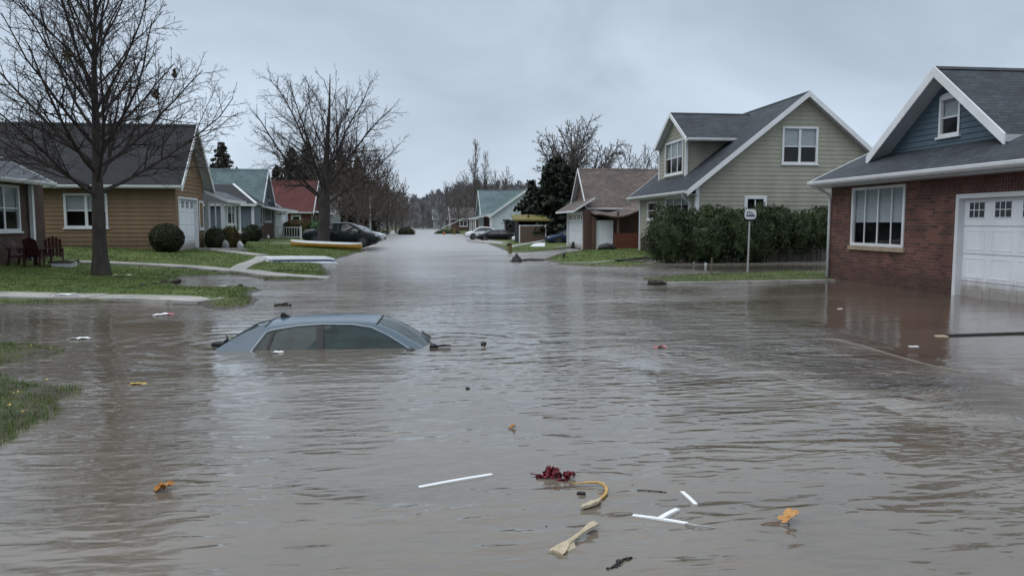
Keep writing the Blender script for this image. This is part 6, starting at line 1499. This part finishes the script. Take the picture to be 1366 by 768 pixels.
# litter
def packet(name, label, px, py, L, W, rz, mats, z=None, h=.04, seed=0):
    c = at(px, py) if z is None else Vector((*onT(px, py).xy, onT(px, py).z)); rr = random.Random(seed); m = MB(); n, k = 7, 4
    for i in range(n):
        for j in range(k): m.v.append(((i / (n - 1) - .5) * L * (1 - .25 * rr.random()), (j / (k - 1) - .5) * W * (1 - .3 * rr.random()), (h * .6 * rr.random() if 0 < i < n - 1 else .005) + .006))
    for i in range(n - 1):
        for j in range(k - 1): m.f.append((i * k + j, (i + 1) * k + j, (i + 1) * k + j + 1, i * k + j + 1)); m.m.append(0 if len(mats) < 2 or i > n * .45 else 1)
    o = m.build(name, [M[q] for q in mats]); o.modifiers.new('s', 'SOLIDIFY').thickness = .006; o.location = c; o.rotation_euler.z = rz; return tag(o, label, 'litter')
packet('plastic_wrapper', 'torn white wrapper floating in the muddy water left of the sunken car', 106, 452, .32, .13, .1, ['plasticwhite'], seed=1)
packet('crisp_packet', 'red and white packet floating below the end of the left sidewalk', 219, 420, .42, .22, .3, ['packred', 'plasticwhite'], seed=2, h=.05)
packet('bent_trim_board', 'bent white slat lying across the left sidewalk', 88, 397, .55, .16, .35, ['trim'], z=1, h=.07, seed=3); bpy.data.objects['bent_trim_board'].location.z += .05
packet('paper_scrap', 'tan torn paper lying on the grass beside the big tree trunk', 163, 369.5, .55, .2, .1, ['driftwood'], z=1, h=.06, seed=4).location.z += .04
packet('foam_scrap', 'small white foam scrap floating before the brick wall', 1219, 462.5, .14, .08, .1, ['plasticwhite'], seed=5, h=.012)
packet('foam_scrap', 'tiny white foam scrap floating near the white downpipe of the brick house', 1120, 412, .10, .07, .2, ['plasticwhite'], seed=6, h=.01)
packet('foam_scrap', 'pale foam scrap floating in the lawn puddle outlet', 298, 382, .18, .1, .2, ['plasticwhite'], seed=7)
packet('foam_scrap', 'white foam fleck touching the side windows of the sunken car', 372, 470, .15, .07, .1, ['plasticwhite'], seed=8, h=.03)
a, b = at(1262, 448), at(1420, 443); m = MB(); m.bar(a + UP * .008, b + UP * .010, .09, .03); o = m.build('floating_plank', M['black']); tag(o, 'long dark plank floating in front of the white garage door', 'plank')
a, b = at(1248, 448.5), at(1263, 448.5); m = MB(); m.bar(a + UP * .002, b + UP * .002, .10, .02); o = m.build('plank_end', M['driftwood']); tag(o, 'short pale broken board end floating left of the dark plank', 'board')
# fallen leaves on the islets
for px, py in [(12, 548), (33, 556), (62, 512), (41, 466), (70, 470), (22, 530)]:
    p = onT(px, py); l = leaf('small yellowed leaf lying on the near grass islets', px, py, .055, .04, px, 'leafyel', .5, 0, 3, 0); l.location = p + UP * .045; l['group'] = 'yellowed leaves on the near grass'

# ------------------------------------------------------------------ sky, light, camera
SUN_EL, SUN_AZ = math.radians(56), math.radians(246)
w = bpy.data.worlds.new('World'); bpy.context.scene.world = w; w.use_nodes = True; nt = w.node_tree; nt.nodes.clear()
N = nt.nodes.new; Lk = nt.links.new
out = N('ShaderNodeOutputWorld'); bg = N('ShaderNodeBackground'); bg.inputs['Strength'].default_value = .1
sky = N('ShaderNodeTexSky'); sky.sky_type = 'NISHITA'; sky.sun_disc = False; sky.sun_elevation = SUN_EL; sky.sun_rotation = SUN_AZ; sky.air_density = 1.5; sky.dust_density = 3
tc = N('ShaderNodeTexCoord'); sep = N('ShaderNodeSeparateXYZ'); Lk(tc.outputs['Generated'], sep.inputs[0])
rp = N('ShaderNodeValToRGB'); cr = rp.color_ramp
stops = [(0.0, (.44, .50, .56)), (.10, (.425, .49, .56)), (.28, (.35, .405, .465)), (.5, (.62, .67, .72)), (1.0, (1.0, 1.04, 1.08))]
while len(cr.elements) < len(stops): cr.elements.new(.5)
for e, (p_, c_) in zip(cr.elements, stops): e.position = p_; e.color = (*c_, 1)
Lk(sep.outputs[2], rp.inputs[0])
mp = N('ShaderNodeMapping'); mp.inputs['Scale'].default_value = (1.2, 1.2, 2.3); Lk(tc.outputs['Generated'], mp.inputs[0])
nz = N('ShaderNodeTexNoise'); nz.inputs['Scale'].default_value = 2.1; nz.inputs['Detail'].default_value = 5; nz.inputs['Roughness'].default_value = .5; nz.inputs['Distortion'].default_value = .4; Lk(mp.outputs[0], nz.inputs['Vector'])
r2 = N('ShaderNodeValToRGB'); r2.color_ramp.elements[0].position = .3; r2.color_ramp.elements[0].color = (11.3, 11.6, 12.1, 1); r2.color_ramp.elements[1].position = .7; r2.color_ramp.elements[1].color = (17.2, 17.6, 18.2, 1); Lk(nz.outputs[0], r2.inputs[0])
mu = N('ShaderNodeMix'); mu.data_type = 'RGBA'; mu.blend_type = 'MULTIPLY'; mu.inputs[0].default_value = 1; Lk(rp.outputs[0], mu.inputs[6]); Lk(r2.outputs[0], mu.inputs[7])
mx = N('ShaderNodeMix'); mx.data_type = 'RGBA'; mx.inputs[0].default_value = .94; Lk(sky.outputs[0], mx.inputs[6]); Lk(mu.outputs[2], mx.inputs[7])
Lk(mx.outputs[2], bg.inputs['Color']); Lk(bg.outputs[0], out.inputs[0])
sl_ = bpy.data.lights.new('sun', 'SUN'); sl_.energy = 1.15; sl_.angle = math.radians(60); sl_.color = (1, .97, .93)
so = bpy.data.objects.new('sun', sl_); COL.objects.link(so)
sd = Vector((math.sin(SUN_AZ) * math.cos(SUN_EL), math.cos(SUN_AZ) * math.cos(SUN_EL), math.sin(SUN_EL)))   # from behind, high
so.rotation_euler = (-sd).to_track_quat('-Z', 'Y').to_euler(); so.location = sd * 40
cd = bpy.data.cameras.new('camera'); cam = bpy.data.objects.new('camera', cd); COL.objects.link(cam)
cd.sensor_width = 36; cd.lens = 36 * 1000 / 1366; cd.clip_start = .1; cd.clip_end = 3000
cam.matrix_world = Matrix(((RGT.x, UPV.x, -FWD.x, EYE.x), (RGT.y, UPV.y, -FWD.y, EYE.y), (RGT.z, UPV.z, -FWD.z, EYE.z), (0, 0, 0, 1)))
sc_n = bpy.context.scene; sc_n.camera = cam
sc_n.render.engine = 'CYCLES'; sc_n.cycles.use_denoising = True; sc_n.cycles.max_bounces = 6; sc_n.cycles.transparent_max_bounces = 8
sc_n.view_settings.view_transform = 'Standard'; sc_n.view_settings.look = 'None'; sc_n.view_settings.exposure = 0; sc_n.view_settings.gamma = 1
sc_n.render.resolution_x = 1024; sc_n.render.resolution_y = 575
